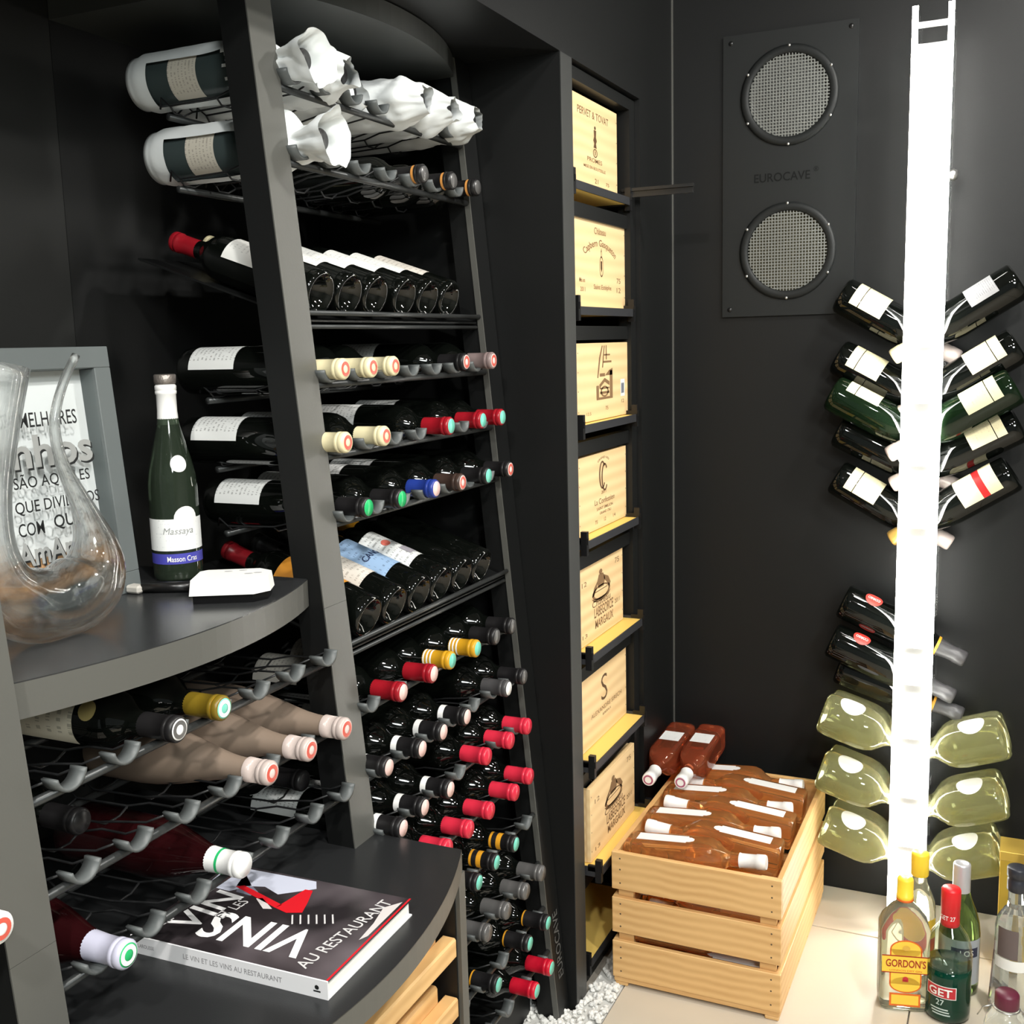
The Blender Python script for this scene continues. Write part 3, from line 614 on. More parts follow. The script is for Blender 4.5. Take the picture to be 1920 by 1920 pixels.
# decanter
DX = -1.06
path = [(1.016, 1.449, .0052), (.995, 1.420, .0056), (.979, 1.388, .006), (.973, 1.36, .0066), (.978, 1.325, .0078), (.989, 1.297, .010), (1.003, 1.268, .0135), (1.014, 1.240, .019), (1.020, 1.213, .028), (1.018, 1.187, .038), (1.003, 1.166, .046), (.978, 1.154, .0475), (.950, 1.150, .045), (.922, 1.153, .046), (.897, 1.165, .044), (.878, 1.188, .036), (.868, 1.218, .030), (.864, 1.255, .028), (.866, 1.30, .029), (.873, 1.345, .032), (.882, 1.39, .0355), (.893, 1.440, .040)]
def smooth_path(p, k=3):
    out = []
    for i in range(len(p) - 1):
        a, b, c, d = (Vector(p[max(i - 1, 0)]), Vector(p[i]), Vector(p[i + 1]), Vector(p[min(i + 2, len(p) - 1)]))
        for s in range(k):
            t = s / k; out.append(.5 * ((2 * b) + (c - a) * t + (2 * a - 5 * b + 4 * c - d) * t * t + (3 * b - a - 3 * c + d) * t ** 3))
    out.append(Vector(p[-1])); return out
sp_ = smooth_path(path); DO = Vector((DX, .95, 1.105))
outer = tube([(DX, p.x, p.y) for p in sp_], [p.z for p in sp_], 32, False)
inner = tube([(DX, p.x, p.y) for p in sp_], [p.z * .86 - .0006 for p in sp_], 32, False)
k = len(outer[0]); nr = len(sp_)
vf = (list(outer[0]) + list(inner[0]), list(outer[1]) + [tuple(i + k for i in reversed(f)) for f in inner[1]] + [((nr * 32 - 32) + i, (nr * 32 - 32) + (i + 1) % 32, k + (nr * 32 - 32) + (i + 1) % 32, k + (nr * 32 - 32) + i) for i in range(32)] + [(i, k + i, k + (i + 1) % 32, (i + 1) % 32) for i in range(32)])
vf = ([Vector((v.x, v.y, max(v.z, 1.1055))) for v in vf[0]], vf[1])
DG = thin_glass('decanter_glass', (.97, .98, .975), 1.0, .02)
nt = DG.node_tree; om = [n for n in nt.nodes if n.type == 'OUTPUT_MATERIAL'][0]; m0 = [n for n in nt.nodes if n.type == 'MIX_SHADER'][0]
gb = nt.nodes.new('ShaderNodeBsdfGlass'); gb.inputs['IOR'].default_value = 1.45; gb.inputs['Roughness'].default_value = .0; m1 = nt.nodes.new('ShaderNodeMixShader'); m1.inputs[0].default_value = .6
nt.links.new(m0.outputs[0], m1.inputs[1]); nt.links.new(gb.outputs[0], m1.inputs[2]); nt.links.new(m1.outputs[0], om.inputs[0])
dec = thing('wine_decanter', 'clear glass lyre-shaped wine decanter with two necks on the curved shelf', 'decanter', DO)
obj('glass', rel(vf, DO), DG, dec, True)
# standing white-label bottle
m = Matrix.Translation((-1.168, 1.288, 1.105)) @ Matrix.Rotation(math.radians(-48), 4, 'Z') @ Matrix.Scale(.93, 4)
wbot = bottle('hock', m, GLASSV, WHT, WHT, 'green bottle with white label and blue strip standing beside the box frame', name='wine_bottle', labels=[(.052, .104, 2.9, 0, label_mat('marsannay_label', (240, 242, 240), (140, 140, 150), 6, .66, .4)), (.030, .047, 2.9, 0, mat('violet_blue_strip', (72, 72, 168), .5))], cz0=.255)
link('label', with_mat('hump', lambda: disc_patch('hock', .104, .020, .45, .0008), WHITE), wbot)
link('label', with_mat('medal', lambda: disc_patch('hock', .193, .0135, .35, .0009), WHITE), wbot)
obj('lettering', wrap_text(fit('Massaya', .05, .014, 0, .25), .0396, .083, .1), GRYINK, wbot)
obj('lettering', wrap_text(fit('Masson Cras', .05, .009, .01), .0396, .0385, .2), WHITE, wbot)
obj('stopper', lathe([(.006, .318), (.0165, .3205), (.0175, .324), (.0175, .334), (.016, .336), (0, .336)], 20), mat('pewter', (146, 138, 132), .35, metal=.7, bump=.6, noise_scale=300), wbot, True)
# white device and pen
dvm = Matrix.Translation((-.995, 1.205, 1.105)) @ Matrix.Rotation(math.radians(28), 4, 'Z')
dv = thing('white_device', 'white flat gadget with black base and cut corners on the curved shelf', 'gadget', mtx=dvm)
def chamfer(x, y, c): return [(-x, -y), (x - c, -y), (x, -y + c), (x, y - c), (x - c, y), (-x + c * .5, y), (-x, y - c * .5)]
obj('base', slab(chamfer(.050, .034, .018), 0, .012), mat('gloss_black', (14, 14, 15), .2), dv)
tp = slab(chamfer(.054, .038, .020), .0122, .034)
obj('cover', ([Vector((v[0] * (.95 if v[2] > .02 else 1), v[1] * (.93 if v[2] > .02 else 1), v[2])) for v in tp[0]], tp[1]), WHITE, dv)
obj('button', join(*[onplane(disc2(.0035, 12, .006), (x, y, .0343), (1, 0, 0), (0, 1, 0)) for x, y in ((.034, .004), (.022, .0), (-.01, .02), (.01, .024))]), mat('grey_button', (186, 186, 188), .5), dv)
pn = thing('corkscrew', 'slim black and cream waiter corkscrew lying behind the white gadget', 'corkscrew', (-1.09, 1.205, 1.105))
obj('handle', cylinder((-.055, -.02, .008), (.02, .012, .008), .008, 12), mat('black_grip', (20, 20, 20), .3), pn, True)
obj('lever', box(-.075, -.05, -.034, -.016, .001, .013, .003), mat('pale_grip', (190, 186, 178), .4), pn)
obj('ring', tube([(.02 + .010 * math.cos(t * PI / 8), .012 + .010 * math.sin(t * PI / 8), .010) for t in range(17)], .0022, 6, False), GOLD, pn, True)

# ------------------------------------------------------------------ book on the worktop
bk_m = Matrix.Translation((-.872, 1.095, .680)) @ Matrix.Rotation(math.radians(1.5), 4, 'Z')
bk = thing('book', 'large book about wine lying flat on the curved worktop', 'book', mtx=bk_m)
bw, bh, bt = .150, .104, .024
obj('page_block', box(-bw + .004, bw - .003, -bh + .004, bh - .003, .0022, bt - .0022), mat('page_white', (240, 238, 232), .7), bk)
COVW = mat('cover_white', (236, 236, 238), .25)
def cover_mat():
    m = bpy.data.materials.new('book_cover'); m.use_nodes = True; nt = m.node_tree; p = nt.nodes['Principled BSDF']; p.inputs['Roughness'].default_value = .18
    tc = nt.nodes.new('ShaderNodeTexCoord'); n = nt.nodes.new('ShaderNodeTexNoise'); n.inputs['Scale'].default_value = 9; n.inputs['Detail'].default_value = 2
    cr = nt.nodes.new('ShaderNodeValToRGB'); cr.color_ramp.elements[0].position = .45; cr.color_ramp.elements[0].color = (*lin((40, 36, 38)), 1); cr.color_ramp.elements[1].position = .75; cr.color_ramp.elements[1].color = (*lin((96, 88, 92)), 1)
    nt.links.new(tc.outputs['Object'], n.inputs['Vector']); nt.links.new(n.outputs['Fac'], cr.inputs[0]); nt.links.new(cr.outputs[0], p.inputs['Base Color']); return m
obj('cover', box(-bw, bw, -bh, bh, bt - .002, bt), cover_mat(), bk)
obj('cover', box(-bw, bw, -bh, bh, 0, .002), COVW, bk)
obj('spine', box(-bw, bw, -bh - .002, -bh, 0, bt), COVW, bk)
zt = bt + .0003
SKY = mat('print_pale_blue', (196, 200, 216), .25); REDP = mat('print_red', (206, 30, 40), .25); WHP = mat('print_white', (238, 238, 238), .25); SKD = mat('print_grey_blue', (120, 122, 138), .25)
for q_ in (poly2([(-.115, .098), (.0, .100), (.012, .082), (-.03, .05), (-.06, .062), (-.10, .05)]), poly2([(-.146, .075), (-.118, .092), (-.080, .058), (-.10, .034), (-.142, .036)]),): obj('cover_print', onplane(q_, (0, 0, zt), (1, 0, 0), (0, 1, 0)), SKY, bk)
for q_ in (poly2([(-.100, .056), (-.085, .062), (-.060, .046), (-.064, .034), (-.090, .036)]),): obj('cover_print', onplane(q_, (0, 0, zt - .0001), (1, 0, 0), (0, 1, 0)), SKD, bk)
for q_ in (poly2([(-.130, .100), (-.112, .100), (-.105, .075), (-.122, .070)]), poly2([(-.100, .048), (-.090, .055), (-.008, .028), (-.012, .018)]), poly2([(-.012, .018), (-.002, .075), (.010, .076), (.022, .045), (.030, .02), (.010, .012)]), rect2(.147, .1499, -bh, bh),): obj('cover_print', onplane(q_, (0, 0, zt + .0001), (1, 0, 0), (0, 1, 0)), REDP, bk)
for q_ in (poly2([(-.052, .030), (-.044, .034), (-.014, .014), (-.026, .010)]), poly2([(.126, .070), (.143, .092), (.143, .0), (.137, -.012), (.134, .03)]),): obj('cover_print', onplane(q_, (0, 0, zt + .0001), (1, 0, 0), (0, 1, 0)), mat('print_soft_white', (206, 200, 198), .25), bk)
let = [onplane(fit('VIN', .100, .046, .014), (-.098, -.020, zt + .0003), (.12, .993, 0), (-.993, .12, 0)), onplane(fit('VINS', .160, .064, .018), (.006, -.046, zt + .0003), (-1, 0, 0), (0, -1, 0))]
for q_ in let: obj('lettering', q_, WHP, bk)
let = [onplane(fit('AU RESTAURANT', .180, .019, .006), (.112, -.002, zt + .0003), (.12, .993, 0), (-.993, .12, 0)), onplane(fit('LE', .02, .017), (-.132, -.062, zt + .0003), (.12, .993, 0), (-.993, .12, 0)), onplane(fit('ET LES', .050, .017), (-.066, -.005, zt + .0003), (.12, .993, 0), (-.993, .12, 0))]
let += [onplane(rect2(-.012, .012, -.0011, .0011), (.028 + .010 * i, .000 + .004 * i, zt + .0003), (-.55, .83, 0), (-.83, -.55, 0)) for i in range(6)]
for q_ in let: obj('lettering', q_, mat('print_light_grey', (206, 204, 204), .25), bk)
sl = [onplane(fit('LE VIN ET LES VINS AU RESTAURANT', .15, .007), (.01, -bh - .0024, .012), (1, 0, 0), (0, 0, 1)), onplane(fit('LAROUSSE', .026, .005, .01), (-.125, -bh - .0024, .012), (1, 0, 0), (0, 0, 1))]
for q_ in sl: obj('lettering', q_, mat('spine_print', (150, 148, 150), .4), bk)
obj('emblem', onplane(join(disc2(.003, 14, .003, 0, .002), rect2(-.005, .005, -.004, -.002)), (.135, -bh - .0024, .012), (1, 0, 0), (0, 0, 1)), BLKINK, bk)

# ------------------------------------------------------------------ crate shelving in the wall
XO = Vector((-1.1, 2.335, 0))
cs = thing('crate_rack', 'black steel rack of sliding wooden trays set into the wall opening', 'shelf rack', XO)
for y0, y1 in ((2.122, 2.140), (2.512, 2.549)):
    obj('upright', rel(box(-.872, -.842, y0, y1, 0, 2.0), XO), BLACK, cs)
    obj('upright', rel(box(-1.38, -1.35, y0, y1, 0, 2.0), XO), BLACK, cs)
obj('top_rail', rel(box(-.872, -.842, 2.140, 2.512, 1.975, 2.0), XO), BLACK, cs)
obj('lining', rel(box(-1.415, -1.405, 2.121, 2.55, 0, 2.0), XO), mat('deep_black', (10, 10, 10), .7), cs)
TZ = [1.770, 1.515, 1.268, 1.020, .768, .522, .280, .050]; TX = [-.838, -.832, -.826, -.822, -.815, -.812, -.80, -.83]
DGM = mat('dark_grey_steel', (62, 63, 66), .4, metal=.4)
for z, x in zip(TZ, TX):
    obj('tray_board', rel(box(-1.34, x - .0035, 2.146, 2.500, z - .007, z + .006, .001), XO), TRAYW, cs)
    obj('tray_rail', rel(join(box(x - .003, x, 2.144, 2.503, z - .010, z + .0075), box(-1.34, x, 2.142, 2.1455, z - .010, z + .012), box(-1.34, x, 2.5005, 2.504, z - .010, z + .012)), XO), DGM, cs)
    obj('cross_bar', rel(box(-.872, -.85, 2.140, 2.512, z - .062, z - .032), XO), BLACK, cs)
    for y in (2.140, 2.498):
        br = obj('bracket', rel(join(box(x - .012, x + .002, y, y + .012, z - .022, z + .030), box(x - .03, x + .004, y + .002, y + .008, z + .002, z + .016)), XO), mat('black_steel', (18, 18, 19), .35), cs)
obj('slide_rail', rel(join(box(-.86, -.688, 2.5045, 2.511, 1.792, 1.799), box(-.86, -.690, 2.5045, 2.511, 1.778, 1.784), box(-.86, -.690, 2.509, 2.511, 1.784, 1.792)), XO), mat('slide_steel', (48, 49, 50), .3, metal=.5), cs)
# wooden wine boxes
def flat(vf): return vf
def figure(kind):
    """printed emblems, unit box about 1 x 1"""
    P = []
    if kind == 'column':
        P = [disc2(.05, 12, .05, 0, .34), poly2([(-.07, .28), (.07, .28), (.05, .1), (.10, .0), (.05, -.08), (.09, -.2), (-.09, -.2), (-.05, -.08), (-.10, 0), (-.05, .1)]), ring2(.09, .12, 20, 1, 0, -.34), rect2(-.02, .02, -.4, -.28)]
    if kind == 'shield':
        P = [ring2(.36, .42, 28, .55), poly2([(-.10, .22), (.10, .22), (.10, -.08), (0, -.24), (-.10, -.08)]), ring2(.10, .14, 20, .6, 0, .50), poly2([(-.05, .6), (.05, .6), (0, .75)])]
    if kind == 'house':
        P = [rect2(-.34, .34, -.5, -.44), rect2(-.34, -.24, -.44, -.14), rect2(.22, .34, -.44, .22), poly2([(-.22, -.12), (.0, .04), (.20, -.06), (.20, -.16), (.0, -.06), (-.22, -.22)]), rect2(-.2, .2, -.36, -.30), rect2(-.2, .2, -.24, -.20), ring2(.10, .14, 20, 1.2, 0, -.30),
             poly2([(.02, .10), (.34, .10), (.34, .28), (.18, .22)]), rect2(-.2, .02, .08, .16), rect2(-.06, .30, .42, .47), rect2(-.02, .24, .60, .64), poly2([(-.30, .05), (-.26, .05), (-.16, .55), (-.06, .85), (-.10, .86), (-.22, .55)]), poly2([(-.10, .3), (-.06, .3), (.02, .85), (-.02, .86)]), rect2(.06, .10, .5, .86)]
    if kind == 'cc':
        a = []
        for cx, cy in ((-.06, .0), (.06, -.07)):
            n = 22; V = []; F = []
            for i in range(n + 1):
                t = math.radians(40 + 280 * i / n); V += [(cx + .17 * math.cos(t), cy + .36 * math.sin(t), 0), (cx + .11 * math.cos(t), cy + .31 * math.sin(t), 0)]
            F = [(2 * i, 2 * i + 1, 2 * i + 3, 2 * i + 2) for i in range(n)]; a.append((V, F))
        P = a
    if kind == 'figurehead':
        P = [disc2(.075, 12, .07, -.02, .42), poly2([(-.10, .36), (.08, .36), (.16, .18), (.10, -.02), (-.12, -.02), (-.18, .15)]), poly2([(.10, .30), (.30, .18), (.40, -.02), (.34, -.16), (.28, -.02), (.12, .16)]), poly2([(-.16, .20), (-.30, .05), (-.38, -.18), (-.30, -.16), (-.18, .05)]), ring2(.16, .20, 22, 1.9, 0, -.14), poly2([(-.40, -.22), (-.2, -.28), (.2, -.28), (.40, -.22), (.3, -.34), (0, -.40), (-.3, -.34)]), rect2(-.26, .26, -.10, -.07)]
    return P
def sc(P, sx, sy, x=0, y=0): return [([(v[0] * sx + x, v[1] * sy + y, 0) for v in vf[0]], vf[1]) for vf in P]
def crate_box(label, y0, y1, z0, z1, x, prints, dep=.42, lid=True, nails=True):
    o = Vector((x, (y0 + y1) / 2, z0)); t = .011; c = thing('wine_box', label, 'wooden box', o)
    obj('front_panel', rel(box(x - t, x, y0, y1, z0, z1, .0008), o), BOXW, c)
    obj('back_panel', rel(box(x - dep, x - dep + t, y0, y1, z0, z1 - .004), o), BOXW, c)
    for s in (y0, y1 - t): obj('side_panel', rel(box(x - dep + t, x - t, s, s + t, z0, z1 - .003), o), BOXW, c)
    obj('bottom_panel', rel(box(x - dep + t, x - t, y0 + t, y1 - t, z0, z0 + .008), o), BOXW, c)
    if lid: obj('lid', rel(box(x - dep + t, x - t, y0 + t, y1 - t, z1 - .012, z1 - .004), o), BOXW, c)
    ym, zm = (y0 + y1) / 2, (z0 + z1) / 2; w_, h_ = y1 - y0, z1 - z0
    for vf, m in [(q_, m_) for l_, m_ in prints for q_ in (l_ if isinstance(l_, list) else [l_])]:
        obj('print', rel(onplane(([(v[0] * w_, v[1] * h_, 0) for v in vf[0]], vf[1]), (x + .0004, ym, zm), (0, 1, 0), (0, 0, 1)), o), m, c)
    if nails:
        nl = [onplane(disc2(.0017, 8), (x + .0005, s, z0 + h_ * k), (0, 1, 0), (0, 0, 1)) for s in (y0 + .006, y1 - .006) for k in (.14, .4, .64, .88)] + [onplane(disc2(.0017, 8), (xx, y0 - .0003, z0 + h_ * k), (1, 0, 0), (0, 0, 1)) for xx in (x - .03,) for k in (.12, .36, .62, .86)]
        obj('nail_heads', rel(join(*nl), o), mat('nail_steel', (96, 84, 70), .5, metal=.5), c)
    return c
def F2(b_, w_, h_, x=0, y=0, bo=.006): v, f = fit(b_, w_, h_, bo); return [(p[0] + x, p[1] + y, 0) for p in v], f
def arc_text(b_, width, height, rad, y, bo=.006):
    v, f = fit(b_, width, height, bo); out = []
    for p in v:
        a = p[0] / rad; out.append(((rad + p[1]) * math.sin(a), (rad + p[1]) * math.cos(a) - rad + y, 0))
    return out, f
crate_box('top wooden box printed with a slim tower-like emblem, on the highest tray', 2.168, 2.476, 1.7775, 1.962, -.860, [([F2('PERVET & TOVAT', .62, .085, .0, .335), F2('PROMES', .30, .05, .02, -.17), F2('MISE EN BOUTEILLE', .44, .035, .02, -.26), F2('21', .07, .055, .05, -.40), F2('75', .07, .04, .28, -.40)], INK), (sc(figure('column'), .36, .42, .03, .06), INKD)])
crate_box('wooden box with arched lettering and oval crest, second tray from the top', 2.176, 2.512, 1.5225, 1.716, -.856, [([F2('Château', .22, .075, .0, .36), arc_text('Capbern Gasqueton', .66, .10, .42, .22, .012), F2('Saint Estèphe', .34, .07, .04, -.27), F2('Mis en', .10, .05, -.34, -.20), F2('2011', .09, .05, -.33, -.30), F2('75', .08, .06, .36, -.17), F2('12', .08, .06, .36, -.28)], INK), (sc(figure('shield'), .16, .28, .02, -.03), INKD)])
c3 = crate_box('wooden box printed with a country house and a white barcode sticker', 2.180, 2.522, 1.2755, 1.446, -.852, [(sc(figure('house'), .46, .52, -.0, .02), INK), ([F2('13.5', .08, .04, -.3, -.40), F2('75', .05, .05, .04, -.36), F2('12', .05, .05, .36, -.30)], INK)])
obj('sticker', [Vector((.0006, v[0], v[1])) for v in rect2(.10, .135, .040, .085)[0]] and ([(.0006, .108, .045), (.0006, .138, .045), (.0006, .138, .085), (.0006, .108, .085)], [(0, 1, 2, 3)]), WHITE, c3)
obj('barcode', join(*[([(.0009, .113 + .0022 * i, .052), (.0009, .1142 + .0022 * i, .052), (.0009, .1142 + .0022 * i, .076), (.0009, .113 + .0022 * i, .076)], [(0, 1, 2, 3)]) for i in range(9)]), mat('blue_grey_ink', (84, 92, 116), .6), c3)
crate_box('wooden box printed with interlaced C letters, fourth tray from the top', 2.188, 2.506, 1.0275, 1.200, -.856, [(sc(figure('cc'), .40, .52, .0, .20), INKD), ([arc_text('GRAND VIN', .26, .03, .17, .43), F2('2011', .10, .04, 0, -.03), F2('La Confession', .42, .075, .02, -.14), F2('SAINT EMILION', .34, .04, .02, -.235), F2('GRAND CRU', .24, .035, .03, -.30), F2('75', .05, .05, -.16, -.40), F2('12', .04, .05, .02, -.40), F2('14', .05, .05, .22, -.40)], INK)])
LAB = [(sc(figure('figurehead'), .52, .46, .0, .13), INK), ([F2('Château', .40, .085, .0, -.05, .01), F2('LABEGORCE', .42, .13, .05, -.17, .016), F2('MARGAUX', .40, .11, .06, -.32, .014), F2('75', .10, .07, .36, .36), F2('12', .10, .06, -.36, .27), F2('2011', .12, .06, .36, -.18), F2('13', .10, .05, -.36, -.38)], INK)]
crate_box('wooden box printed with a winged figurehead, fifth tray, below the interlaced C box', 2.176, 2.480, .7755, .958, -.858, LAB)
crate_box('wooden box printed with one large letter S, sixth tray from the top', 2.180, 2.498, .5295, .702, -.858, [(F2('S', .13, .36, .0, .18, -.01), INKD), ([F2('ALEXANDRE SIRECH', .66, .06, .05, -.10, 0), F2('BORDEAUX', .18, .035, .05, -.19)], INK)])
c7 = crate_box('open wooden box with winged figurehead print and bottles inside, lowest filled tray', 2.168, 2.478, .2875, .462, -.832, LAB, lid=False)
for i, (y, cm) in enumerate(((2.222, GREY), (2.302, BLK))):
    bottle('bordeaux', frame_mtx((-.87, y, .40), (-1, 0, 0), (0, 0, 1)), GLASSK, cm, cm, 'dark bottle lying in the open wooden box, %s' % ('at its near side', 'second from its near side')[i], labels=[(.04, .13, 3.0, 0, label_mat('slate_label', (120, 132, 140), (70, 80, 90)))], group='bottles in the open box')
    bottle('bordeaux', frame_mtx((-.87, y, .3355), (-1, 0, 0), (0, 0, 1)), GLASSK, cm, cm, 'dark bottle in the lower layer of the open wooden box, %s' % ('near side', 'second place')[i], group='bottles in the open box')
bottle('bordeaux', frame_mtx((-.92, 2.162 + .04, 1.443 + .038), (-1, 0, 0), (0, 0, 1)), GLASSK, CREAM, CREAM, 'bottle with white and gold label lying on top of the country house box', labels=[(.03, .09, 4.4, 0, mat('gilt_label', (196, 188, 160), .4)), (.095, .12, 4.4, 0, WHITE)])

# ------------------------------------------------------------------ slatted crate with rosé bottles on the floor
KX0, KX1, KY0, KY1, KH = -.785, -.408, 2.172, 2.742, .323
KO = Vector(((KX0 + KX1) / 2, (KY0 + KY1) / 2, 0))
kc = thing('slatted_crate', 'pale pine slatted crate full of amber rosé bottles on the tiles', 'crate', KO)
zs = [(.022, .110), (.131, .215), (.235, .323)]; t = .012
for z0, z1 in zs:
    for y in (KY0, KY1 - t): obj('slat', rel(box(KX0, KX1, y, y + t, z0, z1, .0012), KO), PINE, kc)
    for x in (KX0, KX1 - t): obj('slat', rel(box(x, x + t, KY0 + t + .0004, KY1 - t - .0004, z0, z1, .0012), KO), PINE, kc)
for x in (KX0 + t, KX1 - t - .035):
    for y in (KY0 + t, KY1 - t - .012): obj('corner_block', rel(box(x + .0003, x + .035, y + .0003, y + .0117, .012, .318), KO), PINE, kc)
for i in range(5): 
    y = KY0 + .003 + i * .1155; obj('bottom_slat', rel(box(KX0 + .002, KX1 - .002, y, y + .098, .010, .0218, .001), KO), PINE, kc)
for x in (KX0 + .004, KX1 - .034): obj('foot_runner', rel(box(x, x + .03, KY0 + .004, KY1 - .004, 0, .0098, .002), KO), PINE, kc)
nl = [onplane(disc2(.002, 8), (x, KY0 - .0004, z), (1, 0, 0), (0, 0, 1)) for x in (KX0 + .02, KX1 - .02) for z0, z1 in zs for z in (z0 + .016, (z0 + z1) / 2 + .004, z1 - .014)]
obj('nail_heads', rel(join(*nl), KO), mat('nail_steel', (96, 84, 70), .5, metal=.5), kc)
# square-shouldered rosé bottle lying down: rounded-square body
def square_bottle_mesh():
    prof = [(.0, .006, .1), (.020, .0015, .2), (.0335, 0, .55), (.0358, .004, .72), (.0362, .012, .78), (.0362, .175, .78), (.0355, .188, .7), (.031, .203, .45), (.022, .216, .15), (.0165, .228, 0), (.0145, .245, 0), (.0145, .3085, 0), (0, .3085, 0)]
    seg = 40; V, F, rings = [], [], []
    for r, z, q in prof:
        if r == 0: rings.append([len(V)]); V.append((0, 0, z)); continue
        rings.append(list(range(len(V), len(V) + seg)))
        for i in range(seg):
            a = 2 * PI * i / seg; c, s = math.cos(a), math.sin(a); e = 2 + 6 * q
            k = (abs(c) ** e + abs(s) ** e) ** (-1 / e); V.append((r * c * k, r * s * k, z))
    for a, b in zip(rings, rings[1:]):
        for i in range(seg):
            j = (i + 1) % seg
            if len(a) == 1: F.append((a[0], b[j], b[i]))
            elif len(b) == 1: F.append((a[i], a[j], b[0]))
            else: F.append((a[i], a[j], b[j], b[i]))
    return V, F
SQ = square_bottle_mesh(); sqme = mesh('glass', *SQ, AMBER, True); sqmed = mesh('glass', *SQ, AMBERD, True)
capme = mesh('capsule', *lathe([(.0165, .252), (.0152, .256), (.0152, .288), (.0164, .289), (.0164, .306), (.015, .3095)], 24), WHT, True)
topme = mesh('capsule_top', *lathe([(.015, .3093), (0, .3100)], 24), WHT, True)
sealme = mesh('seal_print', *lathe([(.0125, .3100), (.0085, .3104)], 24), cap('plum_seal', (168, 92, 120)), True)
lab_pts = [(-.0165, .024), (.0165, .024), (.0165, .138), (.0115, .138), (.0115, .145), (.005, .153), (-.005, .153), (-.0115, .145), (-.0115, .138), (-.0165, .138)]
labme = mesh('label', [(.0368, y, z) for y, z in lab_pts], [tuple(range(len(lab_pts)))], mat('plain_white_label', (240, 240, 238), .5), False, [((y + .0165) / .033, z * 4) for y, z in lab_pts])
widelab = mesh('label', [(.0368, y, z) for y, z in ((-.026, .075), (.026, .075), (.026, .135), (-.026, .135))], [(0, 1, 2, 3)], label_mat('square_white_label', (238, 238, 236), (150, 150, 156), 5, .58, .5), False, [(0, 0), (1, 0), (1, 1), (0, 1)])
def rose(mtx, label, group, dark=False):
    b_ = thing('rose_bottle', label, 'bottle', group=group, mtx=mtx)
    link('glass', sqmed if dark else sqme, b_); c = link('capsule', capme, b_); link('capsule_top', topme, c)
    if dark: link('seal_print', sealme, c)
    link('label', widelab if dark else labme, b_); return b_
PITCH = .0725; ypos = [KY0 + .052 + .0735 * i for i in range(7)]
topz = .307
NUM = ['nearest', 'second nearest', 'third nearest', 'fourth nearest', 'fifth nearest', 'sixth nearest', 'furthest']
for i, y in enumerate(ypos):
    right = i % 2 == 0
    x0 = KX0 + .018 if right else KX1 - .018
    rose(frame_mtx((x0 + (.008 if right else -.008), y, topz + (.004 if not right else 0)), (1 if right else -1, 0, .085), (0, 0, 1)), 'amber rosé bottle with white capsule to the %s, %s in the crate' % ('right' if right else 'left', NUM[i]), 'amber rosé bottles in the crate')
for L_, z in enumerate((.059, .141, .223)):
    for i, y in enumerate(ypos[:3]):
        right = (i + L_) % 2 == 1; x0 = KX0 + .018 if right else KX1 - .018
        rose(frame_mtx((x0, y, z), (1 if right else -1, 0, 0), (0, 0, 1)), 'amber rosé bottle behind the crate slats, %s layer, %s' % (('bottom', 'second lowest', 'third lowest')[L_], NUM[i]), 'amber rosé bottles behind the slats')
for i, (bx, by) in enumerate(((-.788, 2.762), (-.710, 2.774))):
    ax = Vector((0, -1, -.03)); m = frame_mtx((bx, by, topz + .0835), ax, (0, 0, 1))
    rose(m, 'darker square rosé bottle with plum-ringed white capsule, %s of two on top of the crate' % ('left', 'right')[i], 'square rosé bottles on top of the crate', True)

# ------------------------------------------------------------------ LED bottle column
LX0, LX1, LY0, LY1, LZ = -.238, -.159, 2.640, 2.800, 2.145
LOo = Vector(((LX0 + LX1) / 2, (LY0 + LY1) / 2, 0))
lc = thing('light_column', 'glowing clear acrylic bottle column with two strips of LEDs by the back wall', 'light column', LOo)
ACR = thin_glass('acrylic_sheet', (.93, .95, .95), .8, .03)
LED = mat('led_strip', (255, 252, 244), .5, emit=45); GLARE = mat('led_glare', (255, 253, 248), .5, emit=3.0); ACW = mat('frosted_acrylic', (222, 224, 222), .3, trans=.3)
for x in (LX0, LX1 - .006): obj('side_plate', rel(box(x, x + .006, LY0, LY1, 0, LZ), LOo), ACR, lc)
for z0, z1 in ((.02, .215), (.228, .335), (.352, .485), (.500, .612), (.632, .705), (.722, .985), (1.006, 1.135), (1.150, 1.270), (1.292, 1.405), (1.418, LZ - .09)):
    if z0 > .03: obj('gap_filler', rel(box(LX0 + .0095, LX1 - .0095, LY0 - .0014, LY0 - .0002, z0 - .022, z0 + .001), LOo), ACW, lc)  # frosted strip added to catch LED light and lighten the gap
    obj('glare_sheet', rel(box(LX0 + .0095, LX1 - .0095, LY0 - .004, LY0 - .0015, z0, z1), LOo), GLARE, lc)  # glowing sheet stands in for the LEDs' overexposed glare across the necks
for x in (LX0 + .003, LX1 - .003): obj('led_strip', rel(join(box(x - .006, x + .006, LY0 - .005, LY0 - .0002, .004, LZ)), LOo), LED, lc)
for z in [.02] + [.13 + .105 * k for k in range(19)] + [LZ - .045, LZ - .09]:
    obj('rung', rel(box(LX0 + .0062, LX1 - .0062, LY0, LY0 + .006, z, z + .012), LOo), ACW, lc)
obj('base_plate', rel(box(LX0 - .012, LX1 + .012, LY0 - .012, LY1 + .006, 0, .006), LOo), ACW, lc)
obj('wall_knob', rel(xf(lathe([(.012, 0), (.014, .006), (.010, .014), (0, .016)], 16), lambda v: Vector((v.z + LX1, v.x + 2.74, v.y + 1.80))), LOo), STEEL, lc, True)
RB = mat('bright_red_label', (206, 40, 40), .4); 
LABC = [(.030, .052, 1.7, 0, LBC), (.054, .112, 1.7, 0, LBC)]
